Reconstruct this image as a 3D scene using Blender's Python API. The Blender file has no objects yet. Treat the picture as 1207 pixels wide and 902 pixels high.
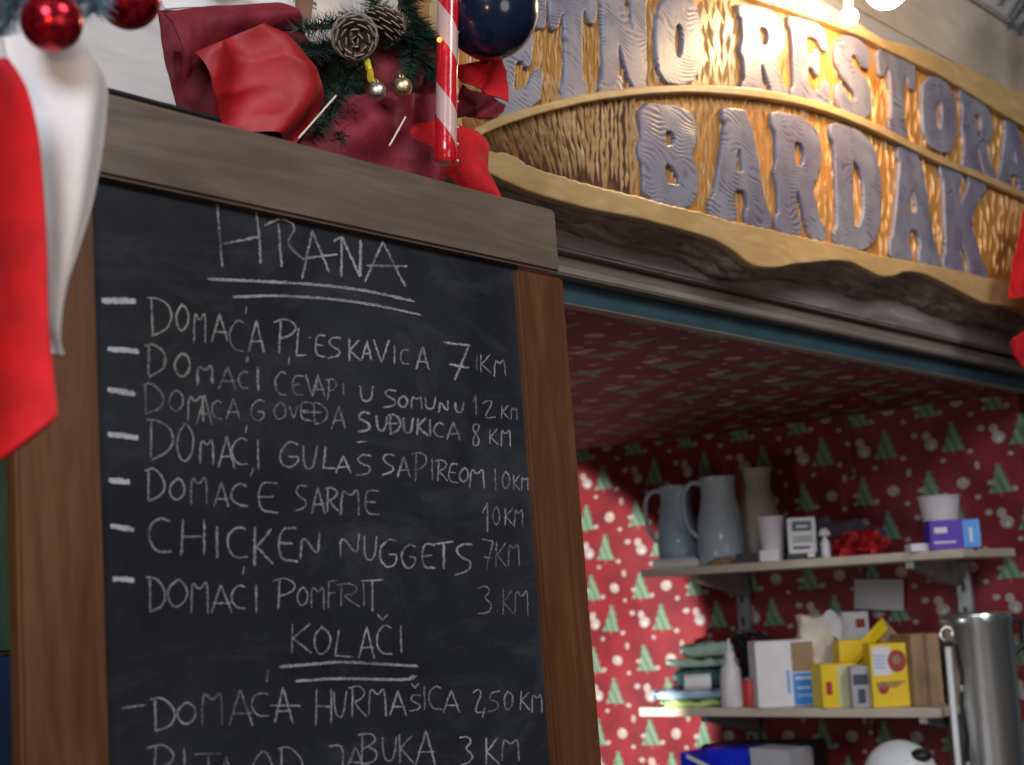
import bpy, bmesh, math, random
import numpy as np
from mathutils import Vector, Matrix
from mathutils import noise as mn
random.seed(7)
R_ = random.Random(11)
sc = bpy.context.scene
COL = sc.collection

# ------------------------------------------------------------------ camera
# measured from the photograph's two horizontal vanishing points
FPX, CX, CY = 1826.5, 603.5, 451.0
AX = Vector((0.64418, 0.07873, 0.76081)).normalized()
AY = Vector((-0.76323, 0.13128, 0.63265)).normalized()
AZ = AX.cross(AY).normalized()
AY = AZ.cross(AX).normalized()
EYE = Vector((0, 0, 1.6))
right = Vector((AX[0], AY[0], AZ[0])); down = Vector((AX[1], AY[1], AZ[1])); fwd = Vector((AX[2], AY[2], AZ[2]))
cam = bpy.data.cameras.new('camera')
camo = bpy.data.objects.new('camera', cam); COL.objects.link(camo)
m = Matrix.Identity(4)
for i in range(3):
    m[i][0] = right[i]; m[i][1] = -down[i]; m[i][2] = -fwd[i]; m[i][3] = EYE[i]
camo.matrix_world = m
cam.sensor_width = 36; cam.lens = FPX / 1207 * 36
cam.clip_start = 0.02; cam.clip_end = 300
cam.dof.use_dof = True; cam.dof.focus_distance = 1.35; cam.dof.aperture_fstop = 9.5
sc.camera = camo

def ray(u, v):
    a, b = u - CX, v - CY
    return right * a + down * b + fwd * FPX
def PY(u, v, y):
    r = ray(u, v); return EYE + r * (y / r.y)
def PX(u, v, x):
    r = ray(u, v); return EYE + r * (x / r.x)

# ------------------------------------------------------------------ world, lights, exposure
w = bpy.data.worlds.new('World'); sc.world = w; w.use_nodes = True
nt = w.node_tree
bg = nt.nodes['Background']
sky = nt.nodes.new('ShaderNodeTexSky'); sky.sky_type = 'NISHITA'; sky.sun_disc = False
sky.sun_elevation = math.radians(-3); sky.sun_rotation = math.radians(200)
nt.links.new(sky.outputs[0], bg.inputs[0]); bg.inputs[1].default_value = 0.15
sc.view_settings.view_transform = 'Standard'; sc.view_settings.look = 'None'
sc.view_settings.exposure = 0; sc.view_settings.gamma = 1

def lamp(name, kind, loc, target, power, color, size=0.1, spot=None, blend=0.3):
    l = bpy.data.lights.new(name, kind); l.energy = power; l.color = color
    if kind == 'AREA':
        l.shape = 'DISK'; l.size = size
    else:
        l.shadow_soft_size = size
    if spot: l.spot_size = math.radians(spot); l.spot_blend = blend
    o = bpy.data.objects.new(name, l); COL.objects.link(o); o.location = loc
    d = Vector(target) - Vector(loc)
    o.rotation_euler = d.to_track_quat('-Z', 'Y').to_euler()
    return o
# unseen area lamps added before the stall to brighten its front
lamp('added_cool_fill', 'AREA', (-1.7, -0.9, 2.9), (0.8, 1.0, 1.85), 66, (0.80, 0.87, 1.0), 1.1)
lamp('added_high_fill', 'AREA', (0.9, -1.5, 3.5), (1.5, 1.1, 1.9), 36, (0.98, 0.95, 0.95), 0.9)
lamp('added_low_fill', 'AREA', (0.3, -2.3, 1.5), (1.5, 1.1, 1.9), 10, (1.0, 0.93, 0.88), 1.2)  # added low fill for the bark underside and header
lamp('added_warm_fill', 'AREA', (-0.1, 0.1, 1.75), (0.5, 0.75, 1.62), 1.0, (1.0, 0.55, 0.25), 0.12)  # added warm fill on the left stile
# unseen spot added behind the menu board for the lit patch of side wall
lamp('added_wall_spot', 'SPOT', (1.22, 1.42, 1.22), (2.93, 2.44, 1.43), 330, (1.0, 0.95, 0.92), 0.02, 31, 0.13)
tl_ = lamp('added_strip_fill', 'AREA', (1.42, 1.66, 1.42), (2.9, 1.4, 1.42), 1.05, (1.0, 0.96, 0.95), 0.1)  # unseen strip lamp added for the shelves and the urn highlight
tl_.data.shape = 'RECTANGLE'; tl_.data.size = 0.05; tl_.data.size_y = 0.45; tl_.data.spread = math.radians(150)

# ------------------------------------------------------------------ node helpers
class S:
    """socket with arithmetic, for procedural prints"""
    def __init__(s, nt, v): s.nt = nt; s.v = v
    def op(s, o, *a):
        n = s.nt.nodes.new('ShaderNodeMath'); n.operation = o
        for i, x in enumerate((s,) + a):
            x = x.v if isinstance(x, S) else x
            if isinstance(x, (int, float)): n.inputs[i].default_value = x
            else: s.nt.links.new(x, n.inputs[i])
        return S(s.nt, n.outputs[0])
    def __add__(s, o): return s.op('ADD', o)
    def __sub__(s, o): return s.op('SUBTRACT', o)
    def __mul__(s, o): return s.op('MULTIPLY', o)
    def __lt__(s, o): return s.op('LESS_THAN', o)
    def __gt__(s, o): return s.op('GREATER_THAN', o)
    def abs(s): return s.op('ABSOLUTE')
    def wrap(s, a, b): return s.op('WRAP', b, a)

def newmat(name):
    m = bpy.data.materials.new(name); m.use_nodes = True
    return m, m.node_tree, m.node_tree.nodes['Principled BSDF']
def node(nt, t, **k):
    n = nt.nodes.new(t)
    for a, b in k.items(): setattr(n, a, b)
    return n
def coords(nt, scale=(1, 1, 1), out='Object', rot=(0, 0, 0)):
    tc = node(nt, 'ShaderNodeTexCoord'); mp = node(nt, 'ShaderNodeMapping')
    mp.inputs['Scale'].default_value = scale; mp.inputs['Rotation'].default_value = rot
    nt.links.new(tc.outputs[out], mp.inputs[0]); return mp.outputs[0]
def noise(nt, vec, scale, detail=4, rough=0.6, dist=0):
    n = node(nt, 'ShaderNodeTexNoise'); n.inputs['Scale'].default_value = scale
    n.inputs['Detail'].default_value = detail; n.inputs['Roughness'].default_value = rough
    n.inputs['Distortion'].default_value = dist
    nt.links.new(vec, n.inputs['Vector']); return n.outputs[0]
def ramp(nt, fac, stops, interp='LINEAR'):
    r = node(nt, 'ShaderNodeValToRGB'); r.color_ramp.interpolation = interp
    els = r.color_ramp.elements
    while len(els) < len(stops): els.new(0.5)
    for e, (p, c) in zip(els, stops):
        e.position = p; e.color = tuple(c) + (1,) if len(c) == 3 else c
    nt.links.new(fac, r.inputs[0]); return r.outputs[0]
def mix(nt, fac, a, b, mode='MIX'):
    n = node(nt, 'ShaderNodeMix', data_type='RGBA', blend_type=mode)
    for i, x in ((0, fac), (6, a), (7, b)):
        if isinstance(x, S): x = x.v
        if isinstance(x, (int, float)): n.inputs[i].default_value = x
        elif isinstance(x, (tuple, list)): n.inputs[i].default_value = tuple(x) + (1,)
        else: nt.links.new(x, n.inputs[i])
    return n.outputs[2]
def bump(nt, b, h, strength=0.3, dist=0.002):
    n = node(nt, 'ShaderNodeBump'); n.inputs['Strength'].default_value = strength; n.inputs['Distance'].default_value = dist
    nt.links.new(h, n.inputs['Height']); nt.links.new(n.outputs[0], b.inputs['Normal'])

def plain(name, c, rough=0.5, metal=0, var=0.25, scale=25, bumps=0.15, coat=0, sheen=0, bd=0.001, trans=0, spec=0.5):
    m, nt, b = newmat(name)
    v = coords(nt); n = noise(nt, v, scale, 5)
    d = [x * (1 - var) for x in c]; l = [min(1, x * (1 + var)) for x in c]
    nt.links.new(ramp(nt, n, [(0.3, d), (0.7, l)]), b.inputs['Base Color'])
    b.inputs['Roughness'].default_value = rough; b.inputs['Metallic'].default_value = metal
    b.inputs['Coat Weight'].default_value = coat; b.inputs['Sheen Weight'].default_value = sheen
    b.inputs['Transmission Weight'].default_value = trans; b.inputs['Specular IOR Level'].default_value = spec
    if bumps: bump(nt, b, noise(nt, v, scale * 6, 3), bumps, bd)
    return m
def wood(name, c1, c2, grain=(1, 1, 14), scale=9, rough=0.45, bs=0.25, coat=0.0):
    m, nt, b = newmat(name)
    v = coords(nt, grain); n = noise(nt, v, scale, 7, 0.65, 1.2); n2 = noise(nt, coords(nt), 5, 3)
    col = ramp(nt, n, [(0.28, c1), (0.52, [(a + q) / 2 for a, q in zip(c1, c2)]), (0.72, c2)])
    col = mix(nt, 0.35, col, ramp(nt, n2, [(0.3, (0.45, 0.42, 0.42)), (0.7, (1, 1, 1))]), 'MULTIPLY')
    nt.links.new(col, b.inputs['Base Color'])
    nt.links.new(ramp(nt, n, [(0.2, (rough - .12,) * 3), (0.8, (rough + .15,) * 3)]), b.inputs['Roughness'])
    b.inputs['Coat Weight'].default_value = coat; b.inputs['Coat Roughness'].default_value = 0.35
    bump(nt, b, n, bs, 0.0012)
    return m

M = {}
M['frame_v'] = wood('walnut_stile', (0.065, 0.024, 0.010), (0.165, 0.066, 0.024), (10, 10, 1), 3.2, 0.45)
M['frame_h'] = wood('walnut_rail', (0.10, 0.070, 0.048), (0.20, 0.145, 0.10), (1, 14, 14), 4, 0.42)
# slate
def mk_slate():
    m, nt, b = newmat('chalkboard_slate')
    v = coords(nt); n = noise(nt, v, 5, 5, 0.6, 0.6); n2 = noise(nt, v, 60, 3)
    sm = noise(nt, coords(nt, (2.2, 1, 5), rot=(0, 0.3, 0)), 3.2, 6, 0.7, 1.5)
    base = mix(nt, 0.4, ramp(nt, n, [(0.35, (0.0075, 0.009, 0.0125)), (0.7, (0.018, 0.022, 0.030))]), ramp(nt, n2, [(0.3, (0.008, 0.009, 0.012)), (0.8, (0.02, 0.022, 0.026))]))
    nt.links.new(mix(nt, ramp(nt, sm, [(0.5, (0, 0, 0)), (0.78, (0.075,) * 3)]), base, (0.35, 0.36, 0.38)), b.inputs['Base Color'])
    nt.links.new(ramp(nt, n, [(0.3, (0.42,) * 3), (0.7, (0.58,) * 3)]), b.inputs['Roughness'])
    b.inputs['Specular IOR Level'].default_value = 0.4
    bump(nt, b, n2, 0.05, 0.0005)
    return m
M['slate'] = mk_slate()
def mk_chalk(name, lo, hi, lev):
    m, nt, b = newmat(name)
    v = coords(nt); n = noise(nt, v, 420, 3, 0.7); n2 = noise(nt, v, 26, 2)
    s = S(nt, n); s2 = S(nt, n2)
    tot = (s * 0.8 + s2 * 0.85)
    b.inputs['Base Color'].default_value = (lev, lev, lev * 1.03, 1); b.inputs['Roughness'].default_value = 0.95
    al = ramp(nt, tot.v, [(lo, (0.16,) * 3), (hi, (0.92,) * 3)])
    nt.links.new(al, b.inputs['Alpha'])
    return m
M['chalk'] = mk_chalk('white_chalk', 0.66, 1.2, 0.34)
M['chalk_bold'] = mk_chalk('thick_white_chalk', 0.4, 0.85, 0.5)

# wallpaper print : red ground, green fir trees, snowmen, white ornaments and dots (UV in metres)
def mk_paper():
    m, nt, b = newmat('christmas_wrapping_paper')
    uv = node(nt, 'ShaderNodeUVMap'); sep = node(nt, 'ShaderNodeSeparateXYZ')
    nz = node(nt, 'ShaderNodeTexNoise'); nz.inputs['Scale'].default_value = 9
    nt.links.new(uv.outputs[0], nz.inputs['Vector'])
    nt.links.new(uv.outputs[0], sep.inputs[0])
    wob = S(nt, nz.outputs[0]) - 0.5
    U = S(nt, sep.outputs[0]) + wob * 0.012; V = S(nt, sep.outputs[1]) + wob * 0.01
    W, H = 0.145, 0.165
    def loc(cx, cy): return (U - cx * W).wrap(-W / 2, W / 2), (V - cy * H).wrap(-H / 2, H / 2)
    n = node(nt, 'ShaderNodeTexNoise'); n.inputs['Scale'].default_value = 14; nt.links.new(uv.outputs[0], n.inputs['Vector'])
    col = ramp(nt, n.outputs[0], [(0.35, (0.135, 0.010, 0.016)), (0.65, (0.215, 0.013, 0.019))])
    cream = (0.33, 0.29, 0.265)
    def blob(cx, cy, r, c, e=1.0):
        nonlocal col
        x, y = loc(cx, cy); d = (x * x * e + y * y) < r * r
        col = mix(nt, d, col, c)
    for cx, cy in ((0.0, 0.0), (0.37, 0.56)):
        x, y = loc(cx, cy)
        t = (y + 0.026).op('MODULO', 0.0165) * 0.35
        inside = ((x.abs() + y * 0.36 + t) < 0.0165) * (y.abs() < 0.029)
        stripe = (x.op('MULTIPLY', 330).op('ADD', y * 140)).op('SINE') * 0.5 + 0.5
        green = mix(nt, stripe, (0.075, 0.16, 0.10), (0.18, 0.27, 0.18))
        col = mix(nt, inside, col, green)
        blob(cx, cy - 0.2, 0.0045, (0.25, 0.08, 0.03), 1.6)
    for dx in ((0.0),):
        blob(-0.02, 0.60, 0.0095, cream); blob(0.04, 0.49, 0.0125, cream, .8)
        blob(-0.01, 0.59, 0.003, (0.6, 0.3, 0.2)); blob(0.05, 0.47, 0.0045, (0.55, 0.5, 0.48))
    blob(0.47, 0.98, 0.0115, cream, 0.7); blob(0.49, 1.0, 0.004, (0.6, 0.4, 0.3))
    blob(0.70, 0.18, 0.0085, (0.34, 0.26, 0.2), 2.2)
    for cx, cy, r in ((0.2, 0.28, .0045), (0.62, 0.36, .005), (0.80, 0.62, .006), (0.2, 0.86, .005), (0.66, 0.80, .0045), (0.86, 0.95, .005)):
        blob(cx, cy, r, cream, 0.55)
    nt.links.new(col, b.inputs['Base Color']); b.inputs['Roughness'].default_value = 0.62
    n2 = node(nt, 'ShaderNodeTexNoise'); n2.noise_type = 'RIDGED_MULTIFRACTAL'; n2.inputs['Scale'].default_value = 5; n2.inputs['Detail'].default_value = 3; n2.inputs['Distortion'].default_value = 0.8
    nt.links.new(uv.outputs[0], n2.inputs['Vector'])
    bump(nt, b, n2.outputs[0], 0.5, 0.006)
    return m
M['paper'] = mk_paper()
M['field'] = wood('carved_field_wood', (0.40, 0.16, 0.03), (0.70, 0.35, 0.075), (9, 9, 1.5), 14, 0.42, 0.6, 0.25)
M['hatchfloor'] = wood('groove_shade_wood', (0.06, 0.026, 0.014), (0.17, 0.08, 0.04), (9, 9, 1.5), 14, 0.5, 0.5)  # dark ground: groove shade put into the colour
M['grain'] = wood('carved_grain_wood', (0.50, 0.28, 0.10), (0.74, 0.50, 0.24), (5, 5, 2), 14, 0.36, 0.4, 0.4)  # pale crests: relief highlight put into the colour
M['rim'] = wood('varnished_pale_wood', (0.52, 0.33, 0.13), (0.72, 0.52, 0.25), (1.4, 6, 6), 9, 0.42, 0.3, 0.2)
M['bark'] = wood('dark_bark_wood', (0.07, 0.05, 0.045), (0.62, 0.50, 0.42), (1.2, 6, 8), 10, 0.6, 0.9)
def mk_letter():
    m, nt, b = newmat('grey_painted_letter')
    tc = node(nt, 'ShaderNodeTexCoord'); v = tc.outputs['Object']; sp = node(nt, 'ShaderNodeSeparateXYZ'); nt.links.new(v, sp.inputs[0])
    n0 = node(nt, 'ShaderNodeTexNoise'); n0.inputs['Scale'].default_value = 15; n0.inputs['Detail'].default_value = 1.0; nt.links.new(v, n0.inputs['Vector'])
    X_, _, Z_ = (S(nt, o) for o in sp.outputs)
    ph = S(nt, n0.outputs[0]) * 70 + Z_ * 900 + X_ * 200
    ln = ph.op('SINE') * 0.5 + 0.5
    n = noise(nt, v, 9, 3); brk = noise(nt, v, 60, 2)
    msk = S(nt, ramp(nt, noise(nt, v, 34, 3), [(0.4, (0, 0, 0)), (0.6, (1, 1, 1))])); gro = (ln - 1.0) * (msk * 0.8 + 0.2) + 1.0
    c = mix(nt, ramp(nt, gro.v, [(0.08, (0, 0, 0)), (0.55, (1, 1, 1))]), (0.105, 0.095, 0.14), ramp(nt, n, [(0.3, (0.16, 0.15, 0.235)), (0.7, (0.29, 0.31, 0.37))]))
    nt.links.new(c, b.inputs['Base Color']); b.inputs['Roughness'].default_value = 0.42
    b.inputs['Coat Weight'].default_value = 0.12; b.inputs['Coat Roughness'].default_value = 0.4
    bump(nt, b, gro.v, 0.5, 0.0007)
    return m
M['letter'] = mk_letter()
M['mauve'] = wood('weathered_cornice_wood', (0.20, 0.16, 0.15), (0.50, 0.43, 0.41), (1, 9, 9), 6, 0.5)
M['brownrail'] = wood('brown_grey_moulding', (0.24, 0.19, 0.15), (0.36, 0.29, 0.24), (1, 12, 12), 6, 0.5)
M['lightrail'] = wood('pale_grey_moulding', (0.25, 0.22, 0.19), (0.37, 0.33, 0.28), (1, 12, 12), 6, 0.5)
M['teal'] = plain('teal_painted_metal', (0.035, 0.078, 0.098), 0.6, 0.0, 0.2, 12)
M['white_wood'] = wood('white_painted_board', (0.60, 0.57, 0.54), (0.78, 0.74, 0.70), (1, 8, 8), 4, 0.5, 0.15)
M['beige_wood'] = wood('beige_board', (0.66, 0.55, 0.43), (0.80, 0.70, 0.57), (1, 10, 10), 5, 0.5, 0.15)
M['shelfwood'] = wood('pale_shelf_board', (0.52, 0.45, 0.33), (0.72, 0.64, 0.5), (8, 1, 8), 5, 0.5, 0.15)
M['red_felt'] = plain('red_felt', (0.55, 0.003, 0.008), 0.85, 0, 0.3, 30, 0.8)
M['red_shaded'] = plain('shaded_red_velvet', (0.17, 0.005, 0.014), 0.7, 0, 0.35, 30, 0.7)  # back folds of the bow: shade put into the colour
M['red_lit'] = plain('lit_red_velvet', (0.36, 0.006, 0.010), 0.55, 0, 0.3, 12, 0.3)  # front loop of the bow: lit streak put into the colour
M['dark_cloth'] = plain('dark_grey_cloth', (0.07, 0.055, 0.065), 0.9)
M['white_felt'] = plain('white_felt', (0.74, 0.71, 0.70), 1.0, 0, 0.06, 20, 0.2, sheen=0.4, bd=0.003)
M['cream'] = plain('cream_edging', (0.72, 0.62, 0.5), 0.7)
M['needle'] = plain('fir_needle_green', (0.015, 0.05, 0.034), 0.6, 0, 0.5, 40, 0)
M['needle_blue'] = plain('pale_blue_fir_needle', (0.13, 0.25, 0.34), 0.5, 0, 0.5, 40, 0)  # pale blue-green needles
M['needle_dark'] = plain('dull_blue_fir_needle', (0.03, 0.075, 0.10), 0.6, 0, 0.5, 40, 0)
M['stem'] = plain('fir_stem', (0.08, 0.05, 0.03), 0.8)
M['cone'] = plain('pine_cone_brown', (0.10, 0.062, 0.04), 0.6, 0, 0.4, 80)
M['cone_tip'] = plain('frosted_cone_edge', (0.30, 0.25, 0.21), 0.7, 0, 0.4, 150)
M['gold'] = plain('gold_metal', (0.76, 0.62, 0.34), 0.38, 1, 0.15, 30)
M['silver'] = plain('silver_gold_metal', (0.70, 0.64, 0.52), 0.42, 1, 0.15, 30)
M['yellowribbon'] = plain('yellow_satin_ribbon', (0.72, 0.55, 0.04), 0.4)
M['navy'] = plain('navy_gloss', (0.008, 0.014, 0.036), 0.2, 0, 0.3, 10, 0.0, coat=0.6)
M['tag'] = plain('brown_wood_tag', (0.22, 0.12, 0.07), 0.6)
M['greenpanel'] = wood('green_painted_board', (0.03, 0.07, 0.035), (0.06, 0.12, 0.065), (14, 14, 1), 5, 0.5)
M['bluepanel'] = plain('dark_blue_sheet', (0.008, 0.028, 0.07), 0.6)
M['black'] = plain('black_plastic', (0.012, 0.012, 0.014), 0.4)
M['steel'] = plain('brushed_steel', (0.80, 0.85, 0.83), 0.26, 0.92, 0.1, 6, 0.05)
M['alu'] = plain('grey_metal_upright', (0.35, 0.36, 0.38), 0.4, 0.6)
M['jug'] = plain('blue_grey_enamel', (0.42, 0.56, 0.68), 0.5, 0, 0.15, 14, 0.05, coat=0.3)
M['jug2'] = plain('slate_grey_enamel', (0.42, 0.50, 0.55), 0.5, 0, 0.15, 14, 0.05, coat=0.3)
M['vase'] = plain('beige_ceramic', (0.36, 0.32, 0.26), 0.6, 0, 0.25, 9)
M['cup'] = plain('white_paper_cup', (0.68, 0.64, 0.66), 0.6, 0, 0.08)
M['whitecard'] = plain('white_card', (0.74, 0.72, 0.72), 0.65, 0, 0.06)
M['kraft'] = plain('brown_cardboard', (0.34, 0.22, 0.12), 0.8, 0, 0.12, 30)
M['yellow'] = plain('yellow_card', (0.85, 0.58, 0.01), 0.5, 0, 0.05)
M['palegreen'] = plain('pale_green_card', (0.62, 0.64, 0.36), 0.6, 0, 0.08)
M['bluecard'] = plain('bright_blue_card', (0.03, 0.28, 0.78), 0.45, 0, 0.1)
M['cyan'] = plain('light_blue_card', (0.10, 0.35, 0.85), 0.45, 0, 0.1)
M['purple'] = plain('violet_card', (0.10, 0.035, 0.45), 0.45, 0, 0.1)
M['royal'] = plain('royal_blue_plastic', (0.012, 0.03, 0.62), 0.3, 0, 0.15, 20, 0.3, coat=0.5)
M['red'] = plain('red_plastic', (0.6, 0.03, 0.02), 0.4)
M['clothgreen'] = plain('grey_green_cloth', (0.30, 0.42, 0.34), 0.9, 0, 0.25, 40, 0.4)
M['clothteal'] = plain('dark_teal_cloth', (0.05, 0.12, 0.11), 0.9, 0, 0.25, 40, 0.4)
M['clothblue'] = plain('light_blue_cloth', (0.30, 0.43, 0.52), 0.9, 0, 0.15, 40, 0.4)
M['lime'] = plain('lime_cloth', (0.50, 0.68, 0.20), 0.8, 0, 0.12, 40, 0.3)
M['clear'] = plain('milky_plastic', (0.62, 0.6, 0.6), 0.3, 0, 0.1, 20, 0.1)
M['foilred'] = plain('red_foil', (0.55, 0.04, 0.05), 0.16, 0.9, 0.5, 30, 0.9, bd=0.006)
M['greypaper'] = plain('grey_notice_paper', (0.42, 0.41, 0.42), 0.8, 0, 0.06)
M['enamel'] = plain('white_enamel', (0.78, 0.82, 0.82), 0.22, 0, 0.05, 10, 0, coat=0.4)
M['counter'] = wood('counter_top_wood', (0.10, 0.05, 0.025), (0.24, 0.13, 0.07), (1, 10, 10), 5, 0.4)
M['ground'] = plain('wet_asphalt', (0.045, 0.045, 0.05), 0.6, 0, 0.3, 4, 0.5, bd=0.01)
M['print_red'] = plain('print_dark_red', (0.35, 0.03, 0.03), 0.5)
M['ink'] = plain('dark_print_ink', (0.05, 0.06, 0.09), 0.5)
M['screen'] = plain('grey_green_display', (0.07, 0.13, 0.12), 0.25)
def mk_emit(name, c, s):
    m, nt, b = newmat(name); b.inputs['Emission Color'].default_value = c + (1,); b.inputs['Emission Strength'].default_value = s
    b.inputs['Base Color'].default_value = c + (1,); return m
M['bulb'] = mk_emit('lit_warm_bulb', (1.0, 0.66, 0.36), 190)
M['led'] = mk_emit('lit_orange_led', (1.0, 0.16, 0.03), 7)
def mk_cane():
    m, nt, b = newmat('candy_stripe'); tc = node(nt, 'ShaderNodeTexCoord'); sp = node(nt, 'ShaderNodeSeparateXYZ')
    nt.links.new(tc.outputs['Object'], sp.inputs[0])
    x, y, z = (S(nt, o) for o in sp.outputs)
    a = y.op('ARCTAN2', x) * (1 / (2 * math.pi))
    t = (z * 13 + a + 0.55).wrap(0.0, 1.0)
    e = (t - 0.5).abs()
    nt.links.new(mix(nt, e < 0.2, (0.58, 0.012, 0.02), (0.62, 0.42, 0.36)), b.inputs['Base Color'])
    b.inputs['Roughness'].default_value = 0.18; b.inputs['Coat Weight'].default_value = 0.6
    bump(nt, b, noise(nt, tc.outputs['Object'], 120, 2), 0.25, 0.001)
    return m
M['cane'] = mk_cane()
def mk_glitter():
    m, nt, b = newmat('red_mosaic_glitter'); v = coords(nt)
    vo = node(nt, 'ShaderNodeTexVoronoi'); vo.inputs['Scale'].default_value = 330; nt.links.new(v, vo.inputs['Vector'])
    nt.links.new(mix(nt, 0.75, (0.32, 0.004, 0.012), vo.outputs['Color'], 'MULTIPLY'), b.inputs['Base Color'])
    b.inputs['Base Color'].default_value = (0.4, 0.01, 0.02, 1)
    r = ramp(nt, vo.outputs['Color'], [(0.2, (0.20, 0.003, 0.008)), (0.8, (0.62, 0.02, 0.04))])
    nt.links.new(r, b.inputs['Base Color'])
    b.inputs['Metallic'].default_value = 0.75; b.inputs['Roughness'].default_value = 0.24
    bump(nt, b, vo.outputs['Color'], 0.35, 0.002)
    return m
M['glitter'] = mk_glitter()

# ------------------------------------------------------------------ object helpers
def link(name, me, mats, parent=None, smooth=False, kind=None, org=None):
    if not isinstance(mats, (list, tuple)): mats = [mats]
    for mm in mats: me.materials.append(M[mm])
    if smooth:
        for p in me.polygons: p.use_smooth = True
    o = bpy.data.objects.new(name, me); COL.objects.link(o)
    if parent is not None: o.parent = parent
    if kind: o['kind'] = kind
    return o
def tag(o, label=None, cat=None, group=None, kind=None):
    if label: o['label'] = label
    if cat: o['category'] = cat
    if group: o['group'] = group
    if kind: o['kind'] = kind
    return o
def root(name, loc, label, cat, group=None):
    o = bpy.data.objects.new(name, None); COL.objects.link(o); o.location = loc; o.empty_display_size = 0.05
    return tag(o, label, cat, group)

class MB:
    """mesh builder in world coordinates; build() re-bases it on its parent's location"""
    def __init__(s): s.v = []; s.f = []; s.uv = None; s.mi = []
    def quad(s, *p, mi=0):
        i = len(s.v); s.v += [Vector(q) for q in p]; s.f.append(tuple(range(i, i + len(p)))); s.mi.append(mi)
    def box(s, a, b, mi=0):
        x0, y0, z0 = (min(a[i], b[i]) for i in range(3)); x1, y1, z1 = (max(a[i], b[i]) for i in range(3))
        s.hexa([(x0, y0, z0), (x1, y0, z0), (x1, y1, z0), (x0, y1, z0)], [(x0, y0, z1), (x1, y0, z1), (x1, y1, z1), (x0, y1, z1)], mi)
    def hexa(s, lo, hi, mi=0):
        i = len(s.v); s.v += [Vector(q) for q in lo] + [Vector(q) for q in hi]
        n = len(lo)
        s.f += [tuple(i + k for k in reversed(range(n))), tuple(i + n + k for k in range(n))]
        s.f += [(i + k, i + (k + 1) % n, i + n + (k + 1) % n, i + n + k) for k in range(n)]
        s.mi += [mi] * (n + 2)
    def obox(s, c, ax, ay, hx, hy, z0, z1, mi=0):
        """upright box: centre c, horizontal half vectors, heights"""
        c = Vector(c); q = [c - ax * hx - ay * hy, c + ax * hx - ay * hy, c + ax * hx + ay * hy, c - ax * hx + ay * hy]
        s.hexa([(p.x, p.y, z0) for p in q], [(p.x, p.y, z1) for p in q], mi)
    def lathe(s, c, prof, n=28, mi=0, axis='Z', squash=1.0):
        c = Vector(c); i = len(s.v)
        for r, h in prof:
            for k in range(n):
                a = 2 * math.pi * k / n
                p = Vector((r * math.cos(a), r * math.sin(a) * squash, h))
                if axis == 'Y': p = Vector((p.x, p.z, p.y))
                s.v.append(c + p)
        for j in range(len(prof) - 1):
            for k in range(n):
                s.f.append((i + j * n + k, i + j * n + (k + 1) % n, i + (j + 1) * n + (k + 1) % n, i + (j + 1) * n + k)); s.mi.append(mi)
        for j, rev in ((0, True), (len(prof) - 1, False)):
            if prof[j][0] > 1e-5:
                t = [i + j * n + k for k in range(n)]
                s.f.append(tuple(reversed(t)) if rev else tuple(t)); s.mi.append(mi)
    def tube(s, pts, r, n=8, mi=0):
        pts = [Vector(p) for p in pts]; i = len(s.v); rs = r if isinstance(r, (list, tuple)) else [r] * len(pts)
        prev = None
        for j, p in enumerate(pts):
            t = (pts[min(j + 1, len(pts) - 1)] - pts[max(j - 1, 0)]).normalized()
            if prev is None: u = t.orthogonal().normalized()
            else: u = (prev - t * prev.dot(t)).normalized()
            prev = u; q = t.cross(u)
            for k in range(n):
                a = 2 * math.pi * k / n; s.v.append(p + (u * math.cos(a) + q * math.sin(a)) * rs[j])
        for j in range(len(pts) - 1):
            for k in range(n):
                s.f.append((i + j * n + k, i + j * n + (k + 1) % n, i + (j + 1) * n + (k + 1) % n, i + (j + 1) * n + k)); s.mi.append(mi)
        s.f.append(tuple(i + k for k in reversed(range(n)))); s.f.append(tuple(i + (len(pts) - 1) * n + k for k in range(n))); s.mi += [mi, mi]
    def ball(s, c, r, nu=24, nv=14, mi=0, sz=1.0):
        prof = [(max(0, r * math.sin(math.pi * j / nv)), -r * sz * math.cos(math.pi * j / nv)) for j in range(nv + 1)]
        s.lathe(c, prof, nu, mi)
    def grid(s, fn, nu, nv, thick=0.0, mi=0, uv=None):
        """surface fn(a,b)->Vector with a,b in 0..1, given real thickness"""
        P = [[Vector(fn(a / nu, b / nv)) for a in range(nu + 1)] for b in range(nv + 1)]
        i = len(s.v)
        idx = lambda a, b, l=0: i + l * (nu + 1) * (nv + 1) + b * (nu + 1) + a
        for row in P: s.v += row
        if thick:
            for b in range(nv + 1):
                for a in range(nu + 1):
                    du = P[b][min(a + 1, nu)] - P[b][max(a - 1, 0)]; dv = P[min(b + 1, nv)][a] - P[max(b - 1, 0)][a]
                    nn = du.cross(dv); nn = nn.normalized() if nn.length > 1e-12 else Vector((0, -1, 0))
                    s.v.append(P[b][a] + nn * thick)
        for b in range(nv):
            for a in range(nu):
                s.f.append((idx(a, b), idx(a + 1, b), idx(a + 1, b + 1), idx(a, b + 1))); s.mi.append(mi)
                if thick: s.f.append((idx(a, b + 1, 1), idx(a + 1, b + 1, 1), idx(a + 1, b, 1), idx(a, b, 1))); s.mi.append(mi)
        if thick:
            ring = [(a, 0) for a in range(nu)] + [(nu, b) for b in range(nv)] + [(a, nv) for a in range(nu, 0, -1)] + [(0, b) for b in range(nv, 0, -1)]
            for k in range(len(ring)):
                a, b = ring[k], ring[(k + 1) % len(ring)]
                s.f.append((idx(*b), idx(*a), idx(*a, 1), idx(*b, 1))); s.mi.append(mi)
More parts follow.
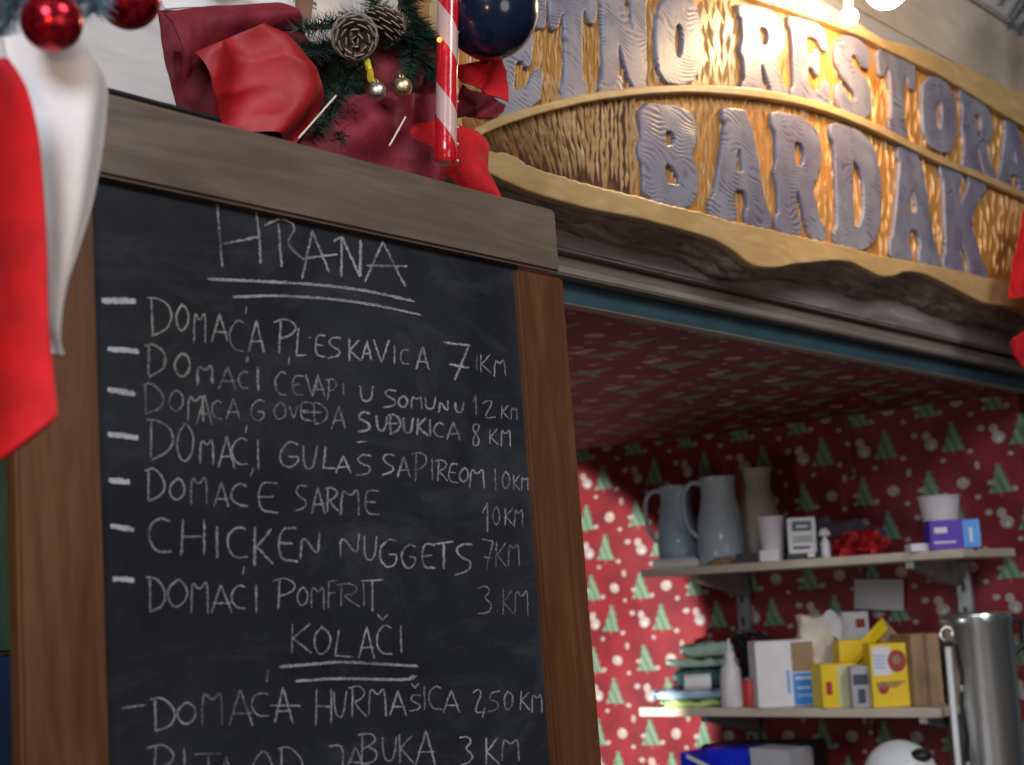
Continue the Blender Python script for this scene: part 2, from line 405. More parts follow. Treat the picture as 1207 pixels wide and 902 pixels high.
    def build(s, name, mats, parent=None, smooth=False, kind=None, org=None, bevel=0, uvf=None, recalc=True):
        o_ = Vector(org) if org is not None else (abs_loc(parent) if parent is not None else Vector((0, 0, 0)))
        me = bpy.data.meshes.new(name)
        me.from_pydata([tuple(v - o_) for v in s.v], [], s.f)
        for p, i in zip(me.polygons, s.mi): p.material_index = i
        if recalc or bevel:
            bm = bmesh.new(); bm.from_mesh(me)
            bmesh.ops.recalc_face_normals(bm, faces=bm.faces)
            if bevel:
                bmesh.ops.bevel(bm, geom=[e for e in bm.edges if e.calc_face_angle(0) > 0.6], offset=bevel, segments=2, affect='EDGES', clamp_overlap=True)
            bm.to_mesh(me); bm.free()
        if uvf:
            uvl = me.uv_layers.new(name='UVMap')
            for lp in me.loops: uvl.data[lp.index].uv = uvf(me.vertices[lp.vertex_index].co + o_)
        me.update()
        o = link(name, me, mats, parent, smooth, kind)
        if parent is None: o.location = o_
        elif org is not None: o.location = o_ - abs_loc(parent)
        if smooth and hasattr(me, 'set_sharp_from_angle'): me.set_sharp_from_angle(angle=0.7)
        return o
def abs_loc(o):
    l = Vector(o.location)
    while o.parent: o = o.parent; l += Vector(o.location)
    return l

def box1(name, a, b, mats, parent=None, bevel=0.0, kind=None, smooth=False):
    g = MB(); g.box(a, b); org = None
    if parent is None: org = ((a[0] + b[0]) / 2, (a[1] + b[1]) / 2, min(a[2], b[2]))
    return g.build(name, mats, parent, bevel=bevel, kind=kind, org=org, smooth=smooth)

# ================================================================== THE SETTING
XW, ZC = 2.93, 1.968           # inner side wall, ceiling height
g = MB(); g.box((-60, -60, -0.1), (60, 60, 0)); g.build('ground', 'ground', kind='structure', recalc=True)
def bumpy(p, q):
    return 0.004 * math.sin(p * 17 + 1.3 * math.sin(q * 9)) + 0.003 * math.sin(q * 23 + p * 7) + 0.006 * mn.noise((p * 6, q * 9, 1))
stall = root('market_stall', (1.8, 1.6, 0), 'wooden Christmas market stall lined with red fir-tree paper, open at the front', 'stall')
g = MB(); g.grid(lambda a, b: (XW + bumpy(a * 2.3, b * 2), 1.16 + a * 2.3, 0.0 + b * (ZC + 0.004)), 60, 50, 0.02)
g.build('papered_side_wall', 'paper', stall, smooth=True, uvf=lambda c: (-c.y + 0.052, c.z + 0.01))
g = MB(); g.grid(lambda a, b: (0.55 + a * 2.41, 1.1295 + b * 2.34, ZC - 0.004 + 0.5 * bumpy(a * 2.6, b * 2) * min(1, b * 12)), 60, 50, 0.02)
g.build('papered_ceiling', 'paper', stall, smooth=True, uvf=lambda c: (c.x * .82, -c.y * .8))
g = MB(); g.grid(lambda a, b: (0.55 + a * 2.4, 3.44 + bumpy(a, b), b * 1.97), 20, 20, 0.02)
g.build('papered_back_wall', 'paper', stall, smooth=True, uvf=lambda c: (c.x, c.z))
g = MB(); g.grid(lambda a, b: (0.56, 1.2 + a * 2.2, b * 1.97), 4, 4, 0.02)
g.build('inner_side_wall', 'paper', stall, uvf=lambda c: (c.y, c.z))
box1('stall_floor', (0.5, 1.2, 0.02), (3.0, 3.5, 0.06), 'counter', stall)
for k, yy in enumerate((1.52, 2.28)):
    g = MB(); g.grid(lambda a, b: (XW - 0.0022 + bumpy(yy - 1.16, b * 2) - .0012 * math.sin(b * 40 + k), yy + a * .012 + .004 * math.sin(b * 7), 1.0 + b * (ZC - 1.004)), 3, 50, 0.0008)
    g.build('paper_seam', 'paper', stall, smooth=True, uvf=lambda c: (-c.y + 0.11, c.z + 0.05))
# front below the opening, counter
box1('front_wall', (0.5, 1.17, 0.05), (3.02, 1.2, 1.02), 'counter', stall)
box1('counter_top', (0.45, 0.62, 1.02), (3.02, 1.4, 1.055), 'counter', stall, 0.004)
box1('side_counter', (2.50, 1.42, 1.02), (2.92, 3.3, 1.06), 'counter', stall, 0.004)
# header mouldings above the opening (front faces step back as they go down)
X0, X1 = 0.5, 3.5
box1('cornice_board', (X0, 1.085, 2.0145), (X1, 1.16, 2.062), 'mauve', stall, 0.003)
box1('brown_moulding', (X0, 1.100, 1.999), (X1, 1.16, 2.0125), 'brownrail', stall, 0.002)
box1('pale_moulding', (X0, 1.090, 1.9865), (X1, 1.16, 1.9975), 'lightrail', stall, 0.002)
box1('header_beam', (X0, 1.112, 1.9605), (X1, 1.128, 1.985), 'teal', stall, 0.001)
box1('paper_edge_strip', (X0, 1.109, 1.9575), (X1, 1.128, 1.9595), 'lightrail', stall, 0.0008)
box1('corner_post', (2.955, 1.09, 0.05), (3.03, 1.155, 1.953), 'teal', stall, 0.002)
# boards of the front wall above the sign, each its own piece
zz = 2.064
k = 0
for h_, mt in ((0.17, 'white_wood'), (0.17, 'white_wood'), (0.17, 'white_wood'), (0.16, 'beige_wood'), (0.19, 'white_wood'), (0.2, 'white_wood')):
    box1('wall_board', (X0, 1.13 + 0.004 * (k % 2), zz + 0.002), (X1 + 0.6, 1.16, zz + h_ - 0.002), mt, stall, 0.004)
    zz += h_; k += 1
# left end of the front, beside the menu board
box1('green_panel', (0.50, 1.12, 1.585), (0.86, 1.15, 1.98), 'greenpanel', stall, 0.003)
box1('blue_panel', (0.45, 1.10, 1.06), (0.86, 1.15, 1.583), 'bluepanel', stall, 0.003)
box1('roof_board', (0.3, 1.0, 3.1), (4.1, 3.6, 3.15), 'mauve', stall)
box1('ledge', (0.42, 0.80, 1.928), (0.92, 1.08, 1.934), 'bluepanel', stall, 0.001)
box1('ledge_edge', (0.42, 0.792, 1.9365), (0.66, 0.799, 1.9400), 'black', stall, 0.001)

# ================================================================== MENU BOARD
TILT = 0.031
BN = Vector((0, 1, -TILT)).normalized(); BU = Vector((0, TILT, 1)).normalized(); BX = Vector((1, 0, 0))
B0 = Vector((0, 0.75, 1.5))
def PB(u, v, off=0.0):
    """point of the photo on the board's tilted plane, off metres towards the viewer"""
    r = ray(u, v); q = B0 - BN * off - EYE
    t = q.dot(BN) / r.dot(BN); return EYE + r * t
board = root('menu_board', (0.735, 0.735, 1.056), 'tall chalkboard menu in a dark brown wooden frame, with dish names and KM prices', 'menu board')
zt = 1.925
def bp(x, z, off): return B0 + BX * x + BU * ((z - 1.5) / BU.z) + (-BN) * off
def slab(name, x0, x1, z0, z1, o0, o1, mt, bevel=0.0, nmx=None):
    g = MB()
    def bx(z, xs0, xs1): return [bp(xs0, z, o0), bp(xs1, z, o0), bp(xs1, z, o1), bp(xs0, z, o1)]
    xa, xb = (nmx if nmx else (x0, x1))
    g.hexa(bx(z0, x0, x1), bx(z1, xa, xb))
    return g.build(name, mt, board, bevel=bevel)
slab('stile', 0.4785, 0.5345, 1.07, 1.8685, -0.0125, 0.0, 'frame_v', 0.0022)
slab('stile', 0.9305, 0.9885, 1.07, 1.8665, -0.0125, 0.0, 'frame_v', 0.0022, )
slab('rail', 0.4770, 0.9835, 1.870, 1.9235, -0.0125, 0.0015, 'frame_h', 0.0022)
slab('rail', 0.5355, 0.9295, 1.07, 1.13, -0.0125, 0.0, 'frame_h', 0.0022)
slab('slate_panel', 0.528, 0.937, 1.11, 1.876, -0.011, -0.006, 'slate')

# chalk handwriting ---------------------------------------------------
G = {
 'A': [[(.0, 1), (.5, 0), (1, 1)], [(.1, .66), (.95, .64)]],
 'B': [[(.15, 0), (.1, 1)], [(-.15, .05), (.6, 0), (.85, .2), (.5, .45), (.12, .5)], [(.4, .46), (.95, .62), (.8, .9), (.05, 1)]],
 'C': [[(.95, .12), (.55, 0), (.12, .25), (.05, .6), (.35, .95), (1, .95)]],
 'D': [[(.12, .04), (.14, .98)], [(-.05, .05), (.4, 0), (.85, .25), (.98, .55), (.75, .85), (.12, 1)]],
 'E': [[(.95, .05), (.12, .0), (.08, .95), (1, .98)], [(.1, .48), (.75, .47)]],
 'F': [[(1, .0), (.1, .03), (.05, 1)], [(.1, .45), (.8, .45)]],
 'G': [[(.9, .12), (.5, 0), (.1, .3), (.08, .7), (.4, 1), (.85, .85), (.9, .55), (.5, .55)]],
 'H': [[(.08, 0), (.02, 1)], [(.9, 0), (.95, 1)], [(.05, .5), (.92, .46)]],
 'I': [[(.4, 0), (.55, 1)]],
 'J': [[(0, .05), (.8, 0), (.75, .7), (.4, 1), (.1, .9)]],
 'K': [[(.08, 0), (.05, 1)], [(.9, .02), (.12, .52), (1, 1)]],
 'L': [[(.25, 0), (.05, .98), (1, 1)]],
 'M': [[(.06, 1), (.10, .02), (.5, .38), (.9, .0), (.95, 1)]],
 'N': [[(.03, 1), (.1, 0), (.9, .98), (.95, .02)]],
 'O': [[(.5, .0), (.12, .25), (.05, .65), (.4, 1), (.85, .8), (.97, .35), (.65, .02), (.42, .03)]],
 'P': [[(.22, .05), (.15, 1)], [(-.12, .12), (.45, 0), (.95, .18), (.8, .48), (.18, .6)]],
 'R': [[(.18, .04), (.15, 1)], [(-.05, .1), (.5, 0), (.92, .2), (.7, .45), (.2, .52), (1, 1)]],
 'S': [[(.95, .08), (.4, 0), (.08, .22), (.35, .45), (.9, .62), (.8, .92), (.0, 1)]],
 'T': [[(0, .04), (1, 0)], [(.5, .03), (.48, 1)]],
 'U': [[(.05, 0), (.1, .75), (.4, 1), (.8, .85), (.95, 0)]],
 'V': [[(0, 0), (.5, 1), (1, 0)]],
 '0': [[(.5, .0), (.12, .3), (.15, .8), (.5, 1), (.88, .7), (.85, .2), (.45, .0)]],
 '1': [[(.05, .35), (.7, 0), (.7, 1)]],
 '2': [[(.05, .2), (.5, 0), (.85, .2), (.1, 1), (1, .97)]],
 '3': [[(.05, .1), (.6, 0), (.85, .2), (.4, .45), (.95, .65), (.7, .95), (.05, 1)]],
 '5': [[(.95, 0), (.25, .03), (.15, .45), (.75, .5), (.9, .8), (.5, 1), (.05, .95)]],
 '7': [[(0, .02), (1, .08), (.4, 1)], [(.2, .6), (.95, .66)]],
 '8': [[(.8, .08), (.3, .0), (.15, .25), (.85, .65), (.6, 1), (.15, .85), (.3, .55), (.85, .2), (.7, .05)]],
 "'": [[(.7, 0), (.3, 1)]], 'v': [[(0, 0), (.5, 1), (1, 0)]], ',': [[(.7, 0), (.2, 1)]], '-': [[(0, .6), (1, .4)]],
 '_': [[(0, 0), (1, 1)]],
}
WORDS = [
 # (text, chalk width px, list of (glyph,x0,y0,x1,y1))
 ('DOMAĆA', 2.2, "D175,350,204,396 O206,359,224,392 M228,364,243,405 A249,371,269,403 C269,376,288,416 '288,362,292,370 A293,378,311,416"),
 ('PLJESKAVICA', 2.4, "P326,376,351,416 L349,386,361,419 -364,394,367,402 E371,394,384,421 S386,397,403,422 K411,400,425,426 A427,402,438,425 V441,401,459,428 I464,407,466,430 C471,411,482,430 A490,409,506,436"),
 ('7', 2.8, "7523,404,554,449"), ('KM', 1.7, "K566,418,579,440 M582,422,596,444 '561,418,563,436"),
 ('DOMAĆI', 3.0, "D172,406,197,443 O204,417,225,446 M232,429,251,453 A258,433,278,459 C280,437,293,459 '289,420,293,428 I302,434,306,461"),
 ('ĆEVAPI', 2.3, "C323,438,338,467 '339,421,342,430 E344,442,358,466 V360,442,375,466 A368,446,383,467 P385,446,398,471 I403,451,407,467"),
 ('U', 2.6, "U424,455,441,474"),
 ('SOMUNU', 2.6, "S452,459,468,480 O469,467,481,481 M484,466,498,482 U501,468,514,483 N517,472,529,487 U536,474,548,487"),
 ('12', 2.0, "1557,466,563,491 2567,471,584,493"), ('KM', 1.6, "K591,478,600,494 M602,478,610,495"),
 ('DOMAĆA', 2.3, "D169,452,194,487 O198,460,217,487 M220,463,241,496 A232,466,250,500 C249,472,262,495 A266,469,283,494"),
 ('GOVEĐA', 2.2, "G294,471,314,497 O322,474,338,496 V341,478,351,494 E353,474,369,496 D368,475,387,500 -356,485,380,487 A391,479,407,506"),
 ('SUDŽUKICA', 2.6, "S421,485,438,509 U443,490,457,509 D458,488,473,512 -455,499,468,500 U475,492,488,511 K491,492,504,514 I506,494,508,514 C511,498,523,516 A526,497,543,519"),
 ('8', 1.9, "8555,499,567,527"), ('KM', 1.7, "K577,505,588,524 M590,504,602,527"),
 ('DOMAĆI', 2.1, "D174,494,206,541 O207,499,230,547 M235,515,252,548 A258,515,277,552 C272,515,293,550 '288,501,292,510 ,296,552,300,559 I302,518,307,555"),
 ('GULAŠ', 2.3, "G328,520,354,553 U356,525,374,554 L380,527,396,553 A396,537,413,558 S419,536,439,560 -420,520,432,522"),
 ('SA', 2.3, "S450,535,466,559 A468,538,484,563"),
 ('PIREOM', 2.1, "P487,532,505,567 I508,540,511,567 R514,542,528,567 E528,546,541,569 O541,552,553,569 M553,550,571,576"),
 ('10', 1.9, "I581,552,587,578 0591,556,602,577"), ('KM', 1.7, "K605,560,613,578 M614,561,623,578"),
 ('DOMAĆE', 2.3, "D172,552,196,591 O199,564,219,590 M224,558,245,595 A252,568,270,598 C271,570,292,597 E303,568,329,604 '294,556,298,562"),
 ('SARME', 2.4, "S347,572,363,602 A367,575,383,605 R384,574,399,603 M401,575,425,607 E429,578,448,608"),
 ('10', 1.8, "1568,593,577,627 0580,597,590,620"), ('KM', 1.7, "K595,598,606,620 M606,598,617,622"),
 ('CHICKEN', 3.0, "C173,610,203,653 H213,613,243,655 I254,620,258,657 C267,620,292,659 K299,622,323,667 E326,622,351,662 N354,627,377,659"),
 ('NUGGETS', 2.6, "N400,628,424,658 U428,632,445,662 G446,634,470,670 G472,641,492,671 E496,640,514,671 T513,639,534,670 S535,640,558,677"),
 ('7', 2.2, "7567,635,581,671"), ('KM', 1.8, "K584,639,597,668 M598,638,613,668"),
 ('DOMAĆI', 2.2, "D174,680,196,722 O196,683,222,717 M224,681,246,723 A248,689,273,724 C272,689,290,718 '285,667,289,678 I300,690,304,723"),
 ('POMFRIT', 2.0, "P324,681,350,718 O349,692,364,715 M366,689,383,718 F386,684,398,717 R398,687,425,716 I427,687,431,715 T426,683,452,721"),
 ('3', 2.0, "3563,690,581,724 ,585,720,587,722"), ('KM', 1.7, "K592,694,605,724 M606,692,623,726"),
 ('KOLAČI', 2.1, "K342,735,368,770 O369,739,391,773 L394,740,417,774 A423,740,441,777 C443,737,462,773 v445,724,457,731 I471,737,475,771"),
 ('DOMAĆA', 2.2, "D179,822,208,862 O207,828,233,855 M236,813,264,854 A270,812,298,855 C295,816,317,845 '313,790,317,804 A323,812,345,852 -318,833,354,831"),
 ('HURMAŠICA', 2.1, "H372,813,392,854 U393,814,409,846 R412,808,433,846 M434,808,456,844 A460,815,479,843 S482,818,497,838 v485,805,494,811 I499,809,502,837 C504,808,521,837 A522,814,542,841"),
 ('2,50', 2.4, "2557,811,570,840 ,568,834,573,846 5574,815,590,839 0593,815,606,838"), ('KM', 1.9, "K613,815,625,837 M626,816,640,840"),
 ('PITA', 1.9, "P178,878,208,925 I216,882,219,925 T228,888,262,925 A258,892,276,925"),
 ('OD', 2.0, "O297,886,322,925 D328,880,359,925"),
 ('JABUKA', 2.2, "J388,877,410,924 A408,880,430,909 B424,864,447,901 U450,869,468,899 K470,865,488,899 A490,861,513,902"),
 ('3', 2.4, "3541,867,559,902"), ('KM', 2.0, "K572,869,589,901 M591,869,613,897"),
]
def smooth_pts(p, it=2):
    for _ in range(it):
        if len(p) < 3: break
        q = [p[0]]
        for a, b in zip(p[:-1], p[1:]):
            q += [(a[0] * .75 + b[0] * .25, a[1] * .75 + b[1] * .25), (a[0] * .25 + b[0] * .75, a[1] * .25 + b[1] * .75)]
        q.append(p[-1]); p = q
    return p
LAY = [0]
def stroke(g, pts, wpx, curve=True):
    """chalk mark with ragged edges lying on the slate, its points given where the photo shows them"""
    sharp = len(pts) <= 3
    pts = pts if sharp else smooth_pts(pts, 2)
    # resample
    out = [pts[0]]
    for a, b in zip(pts[:-1], pts[1:]):
        L = math.hypot(b[0] - a[0], b[1] - a[1]); n = max(1, int(L / 2.5))
        for k in range(1, n + 1): out.append((a[0] + (b[0] - a[0]) * k / n, a[1] + (b[1] - a[1]) * k / n))
    LAY[0] = (LAY[0] + 1) % 9
    off = -0.0060 + 0.00035 + LAY[0] * 0.00005
    N = len(out); prev = None; i0 = len(g.v)
    for k, (u, v) in enumerate(out):
        a = out[max(k - 1, 0)]; b = out[min(k + 1, N - 1)]
        d = (b[0] - a[0], b[1] - a[1]); L = math.hypot(*d) or 1; nx, ny = -d[1] / L, d[0] / L
        e = 0.55 if k in (0, N - 1) else 1
        w1 = wpx * 0.5 * e * R_.uniform(0.5, 1.3); w2 = wpx * 0.5 * e * R_.uniform(0.5, 1.3)
        jx = R_.uniform(-.25, .25)
        g.v += [PB(u + nx * w1 + jx, v + ny * w1, off), PB(u - nx * w2 + jx, v - ny * w2, off)]
        if k:
            i = i0 + 2 * k; g.f.append((i - 2, i, i + 1, i - 1)); g.mi.append(0)
def glyphs(g, spec, wpx):
    for s in spec.split(' '):
        ch = s[0]; x0, y0, x1, y1 = map(float, s[1:].split(','))
        for st in G[ch]:
            j = 0.035
            pts = [(x0 + (x1 - x0) * (a + R_.uniform(-j, j)), y0 + (y1 - y0) * (b + R_.uniform(-j, j))) for a, b in st]
            stroke(g, pts, wpx * R_.uniform(0.85, 1.15))
for txt, wpx, spec in WORDS:
    g = MB(); glyphs(g, spec, wpx * 0.93); g.build('chalk_word', 'chalk', board, recalc=False)
g = MB()   # HRANA, the big heading
for st in ([(256, 241), (259, 280), (262, 315)], [(302, 250), (306, 280), (307, 311)], [(262, 288), (306, 279)],
           [(328, 264), (332, 315)], [(312, 266), (330, 257), (345, 263), (348, 272), (336, 287), (359, 307), (357, 305)],
           [(356, 329), (368, 272), (388, 321)], [(356, 305), (398, 300)], [(393, 285), (399, 281), (403, 279), (402, 327)],
           [(403, 279), (424, 326), (425, 283)], [(425, 283), (425, 326)], [(430, 333), (451, 285), (478, 338)], [(432, 313), (480, 314)]):
    stroke(g, st, 2.9)
g.build('chalk_word', 'chalk', board, recalc=False)
for pts, wd in (([(245, 329), (300, 331), (370, 335), (430, 342), (487, 355)], 3.2), ([(274, 350), (330, 348), (400, 353), (450, 361), (495, 371)], 3.0),
                ([(329, 786), (400, 780), (492, 785)], 3.0), ([(348, 803), (400, 799), (480, 802), (489, 796)], 3.0)):
    g = MB(); stroke(g, pts, wd); stroke(g, [(a + 2, b + 1) for a, b in pts], wd * .6); g.build('chalk_underline', 'chalk', board, recalc=False)
for x0, y0, x1, y1, wd in ((120, 355, 160, 355, 8), (127, 412, 164, 414, 7), (127, 460, 160, 464, 8), (127, 512, 163, 516, 7), (128, 567, 153, 568, 8),
                       (130, 621, 158, 624, 7), (133, 683, 158, 684, 7), (143, 835, 172, 831, 2.5)):
    g = MB()
    stroke(g, [(x0, y0), (x1, y1)], wd * .8)
    if wd > 5:
        stroke(g, [(x0, y0 - wd * .3), (x1 - 2, y1 - wd * .4), (x0 + 3, y0 + 1), (x1, y1 + wd * .3)], 2.5)
    g.build('chalk_dash', 'chalk_bold' if wd > 5 else 'chalk', board, recalc=False)

# ================================================================== CARVED SIGN
YS = 1.02     # front face of the slab
sign = root('carved_sign', (1.9, 1.08, 2.07), 'slab of varnished wood with live edge, carved in grey letters ETNO RESTORAN BARDAK', 'sign')
bottom = [(520, 165), (581, 205), (629, 226), (698, 245), (754, 255), (795, 266), (837, 278), (865, 293), (878, 305), (892, 313), (918, 314), (938, 309), (955, 308), (984, 305), (1004, 307), (1021, 316), (1039, 325), (1055, 324), (1067, 318), (1090, 321), (1119, 335), (1145, 349), (1163, 357), (1191, 360), (1225, 372), (1255, 386), (1276, 390)]
top = [(1278, 150), (1262, 132), (1225, 114), (1207, 110), (1193, 106), (1180, 101), (1160, 91), (1137, 77), (1111, 71), (1096, 62), (1073, 55), (1041, 48), (1010, 27), (960, -2), (900, -30), (800, -45), (700, -50), (600, -48), (520, -40)]
fld_b = [(540, 150), (565, 172), (582, 181), (602, 183), (626, 199), (671, 212), (707, 223), (732, 228), (759, 235), (790, 244), (825, 251), (860, 262), (895, 269), (946, 281), (987, 289), (1033, 302), (1085, 312), (1134, 321), (1163, 329), (1188, 333), (1215, 340), (1250, 356), (1262, 358)]
fld_t = [(1264, 184), (1240, 168), (1215, 152), (1207, 147), (1174, 128), (1137, 104), (1110, 88), (1085, 76), (1044, 56), (1021, 43), (981, 27), (935, 12), (892, -2), (850, -20), (760, -32), (600, -30), (540, -20)]
def xz(u, v, y=YS): p = PY(u, v, y); return (p.x, p.z)
def dens(p, step=0.004):
    out = []
    for a, b in zip(p, p[1:] + p[:1]):
        n = max(1, int(math.hypot(b[0] - a[0], b[1] - a[1]) / step))
        out += [(a[0] + (b[0] - a[0]) * k / n, a[1] + (b[1] - a[1]) * k / n) for k in range(n)]
    return out
def chaikin(p, it=1):
    for _ in range(it):
        q = []
        for a, b in zip(p, p[1:] + p[:1]):
            q += [(a[0] * .8 + b[0] * .2, a[1] * .8 + b[1] * .2), (a[0] * .2 + b[0] * .8, a[1] * .2 + b[1] * .8)]
        p = q
    return p
def plate(name, loops, yfront, yback, bevel, mat, parent):
    """2D outlines in (x, z), filled and given depth between yfront and yback"""
    cu = bpy.data.curves.new(name, 'CURVE'); cu.dimensions = '2D'; cu.fill_mode = 'BOTH'
    cu.extrude = (yback - yfront) / 2 - bevel; cu.bevel_depth = bevel; cu.bevel_resolution = 2
    L = abs_loc(parent)
    for lp in loops:
        sp = cu.splines.new('POLY'); sp.points.add(len(lp) - 1); sp.use_cyclic_u = True
        for q, (x, z) in zip(sp.points, lp): q.co = (x - L.x, z - L.z, 0, 1)
    tmp = bpy.data.objects.new('tmp', cu)
    me = bpy.data.meshes.new_from_object(tmp)
    bpy.data.objects.remove(tmp)
    ym = (yfront + yback) / 2 - L.y
    for v in me.vertices: v.co = Vector((v.co.x, ym - v.co.z, v.co.y))
    me.name = name; me.materials.clear()
    return link(name, me, mat, parent)
jit = lambda p, a: [(x + R_.uniform(-a, a), z + R_.uniform(-a, a)) for x, z in p]
bot_xz = chaikin([xz(*p) for p in bottom])[:-2]
outer = [xz(*p) for p in bottom] + [xz(*p) for p in top]
field = [xz(*p) for p in fld_b] + [xz(*p) for p in fld_t]
field_d = jit(dens(chaikin(field), 0.006), 0.0009)
outer_d = dens(chaikin(outer), 0.01)
plate('slab', [outer_d], YS + 0.013, 1.075, 0.0005, 'field', sign)
plate('rim', [outer_d, field_d], YS, YS + 0.016, 0.0022, 'rim', sign)
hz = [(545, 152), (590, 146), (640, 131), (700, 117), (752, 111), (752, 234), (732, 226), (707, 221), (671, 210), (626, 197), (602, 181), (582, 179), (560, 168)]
plate('groove_shade_plate', [[xz(*p) for p in hz]], YS + 0.0118, YS + 0.0135, 0.0004, 'hatchfloor', sign)  # dark plate carries the shade between knife strokes in its colour
# ridge between the two rows of letters
rt = [(560, 158), (590, 143), (640, 127), (700, 113), (760, 106), (820, 103), (890, 108), (940, 117), (985, 129), (1030, 148), (1075, 170), (1105, 186), (1140, 200), (1180, 217), (1212, 231), (1262, 258)]
rl = jit([xz(u, v - 3.0) for u, v in rt], .0008) + jit([xz(u, v + 3.5) for u, v in reversed(rt)], .0008)
plate('ridge', [chaikin(rl)], YS + 0.001, YS + 0.0135, 0.002, 'rim', sign)
# bark underside and body of the slab, reaching back to the wall
front = dens(bot_xz + [], 0.006)
front = [xz(*p) for p in bottom]
def interp(poly, x):
    for a, b in zip(poly[:-1], poly[1:]):
        if a[0] <= x <= b[0]: return a[1] + (b[1] - a[1]) * (x - a[0]) / (b[0] - a[0])
    return poly[0][1] if x < poly[0][0] else poly[-1][1]
xa, xb = front[0][0] + .002, front[-1][0] - .002
from mathutils import noise as mn
def barkfn(a, b):
    x = xa + (xb - xa) * a; zf = interp(front, x)
    zend = 2.047
    t = b; z = zf + 0.0015 + (zend - zf) * (t ** 1.3)
    amp = math.sin(math.pi * min(1, t * 1.1)) if t < .95 else 0
    z += amp * (0.009 * mn.noise((x * 9, t * 2.3, 0)) + 0.005 * mn.noise((x * 30, t * 9, 3)) - 0.004)
    z -= 0.010 * math.sin(math.pi * t)
    return (x, YS + 0.012 + t * 0.098, z)
g = MB(); g.grid(barkfn, 260, 22, 0.0)
g.build('bark_edge', 'bark', sign, smooth=True)
# letters
LP = {
 'B': ([(0, 0), (.7, 0), (.95, .1), (.98, .3), (.88, .47), (1, .6), (1, .85), (.82, 1), (.0, 1), (.03, .62), (-.04, .58), (-.04, .42), (.03, .38)], [[(.42, .24), (.55, .24), (.62, .31), (.58, .4), (.42, .42)], [(.4, .58), (.55, .6), (.68, .7), (.68, .8), (.4, .8)]]),
 'A': ([(.2, 0), (.72, 0), (.92, .82), (1, .85), (1, 1), (.6, 1), (.6, .88), (.66, .85), (.6, .7), (.4, .7), (.36, .85), (.42, .88), (.42, 1), (0, 1), (0, .85), (.07, .82), (.26, .12), (.2, .1)], [[(.46, .34), (.53, .34), (.6, .56), (.4, .56)]]),
 'R': ([(0, 0), (.65, 0), (.92, .08), (1, .25), (.92, .45), (.75, .55), (.9, .85), (1, .88), (1, 1), (.7, 1), (.5, .62), (.42, .62), (.42, .85), (.5, .88), (.5, 1), (0, 1), (0, .88), (.08, .85), (.08, .6), (.0, .5), (.08, .4), (.08, .15), (0, .12)], [[(.42, .2), (.6, .2), (.66, .3), (.6, .42), (.42, .42)]]),
 'D': ([(0, 0), (.6, 0), (.88, .1), (1, .35), (1, .65), (.88, .9), (.6, 1), (0, 1), (0, .88), (.08, .85), (.08, .15), (0, .12)], [[(.4, .25), (.55, .28), (.66, .42), (.66, .68), (.55, .82), (.4, .82)]]),
 'K': ([(0, 0), (.45, 0), (.45, .12), (.38, .15), (.38, .38), (.65, .12), (.6, .0), (1, 0), (1, .12), (.9, .15), (.62, .45), (.9, .85), (1, .88), (1, 1), (.6, 1), (.6, .88), (.38, .6), (.38, .85), (.45, .88), (.45, 1), (0, 1), (0, .88), (.07, .85), (.07, .15), (0, .12)], []),
 'E': ([(0, 0), (.95, 0), (1, .3), (.85, .3), (.75, .17), (.42, .17), (.42, .4), (.6, .4), (.65, .33), (.75, .33), (.75, .62), (.65, .62), (.6, .55), (.42, .55), (.42, .83), (.75, .83), (.87, .7), (1, .7), (.97, 1), (0, 1), (0, .88), (.08, .85), (.08, .15), (0, .12)], []),
 'T': ([(0, 0), (1, 0), (1, .34), (.88, .34), (.8, .22), (.68, .2), (.68, .85), (.78, .88), (.78, 1), (.22, 1), (.22, .88), (.32, .85), (.32, .2), (.2, .22), (.12, .34), (0, .34)], []),
 'N': ([(0, 0), (.4, 0), (.68, .5), (.68, .15), (.6, .12), (.6, 0), (1, 0), (1, .12), (.94, .15), (.94, 1), (.66, 1), (.36, .45), (.36, .85), (.44, .88), (.44, 1), (0, 1), (0, .88), (.07, .85), (.07, .15), (0, .12)], []),
 'O': ([(.5, 0), (.8, .04), (.97, .2), (1, .5), (.97, .8), (.8, .97), (.5, 1), (.2, .97), (.03, .8), (0, .5), (.03, .2), (.2, .04)], [[(.5, .28), (.6, .34), (.63, .5), (.6, .66), (.5, .72), (.42, .66), (.39, .5), (.42, .34)]]),
 'S': ([(.95, .32), (.78, .32), (.65, .2), (.48, .2), (.42, .28), (.5, .36), (.85, .46), (1, .65), (.95, .87), (.75, 1), (.3, 1), (0, .9), (.02, .65), (.2, .65), (.33, .8), (.52, .82), (.58, .74), (.48, .65), (.15, .52), (.0, .33), (.08, .12), (.3, 0), (.7, 0), (1, .1)], []),
}
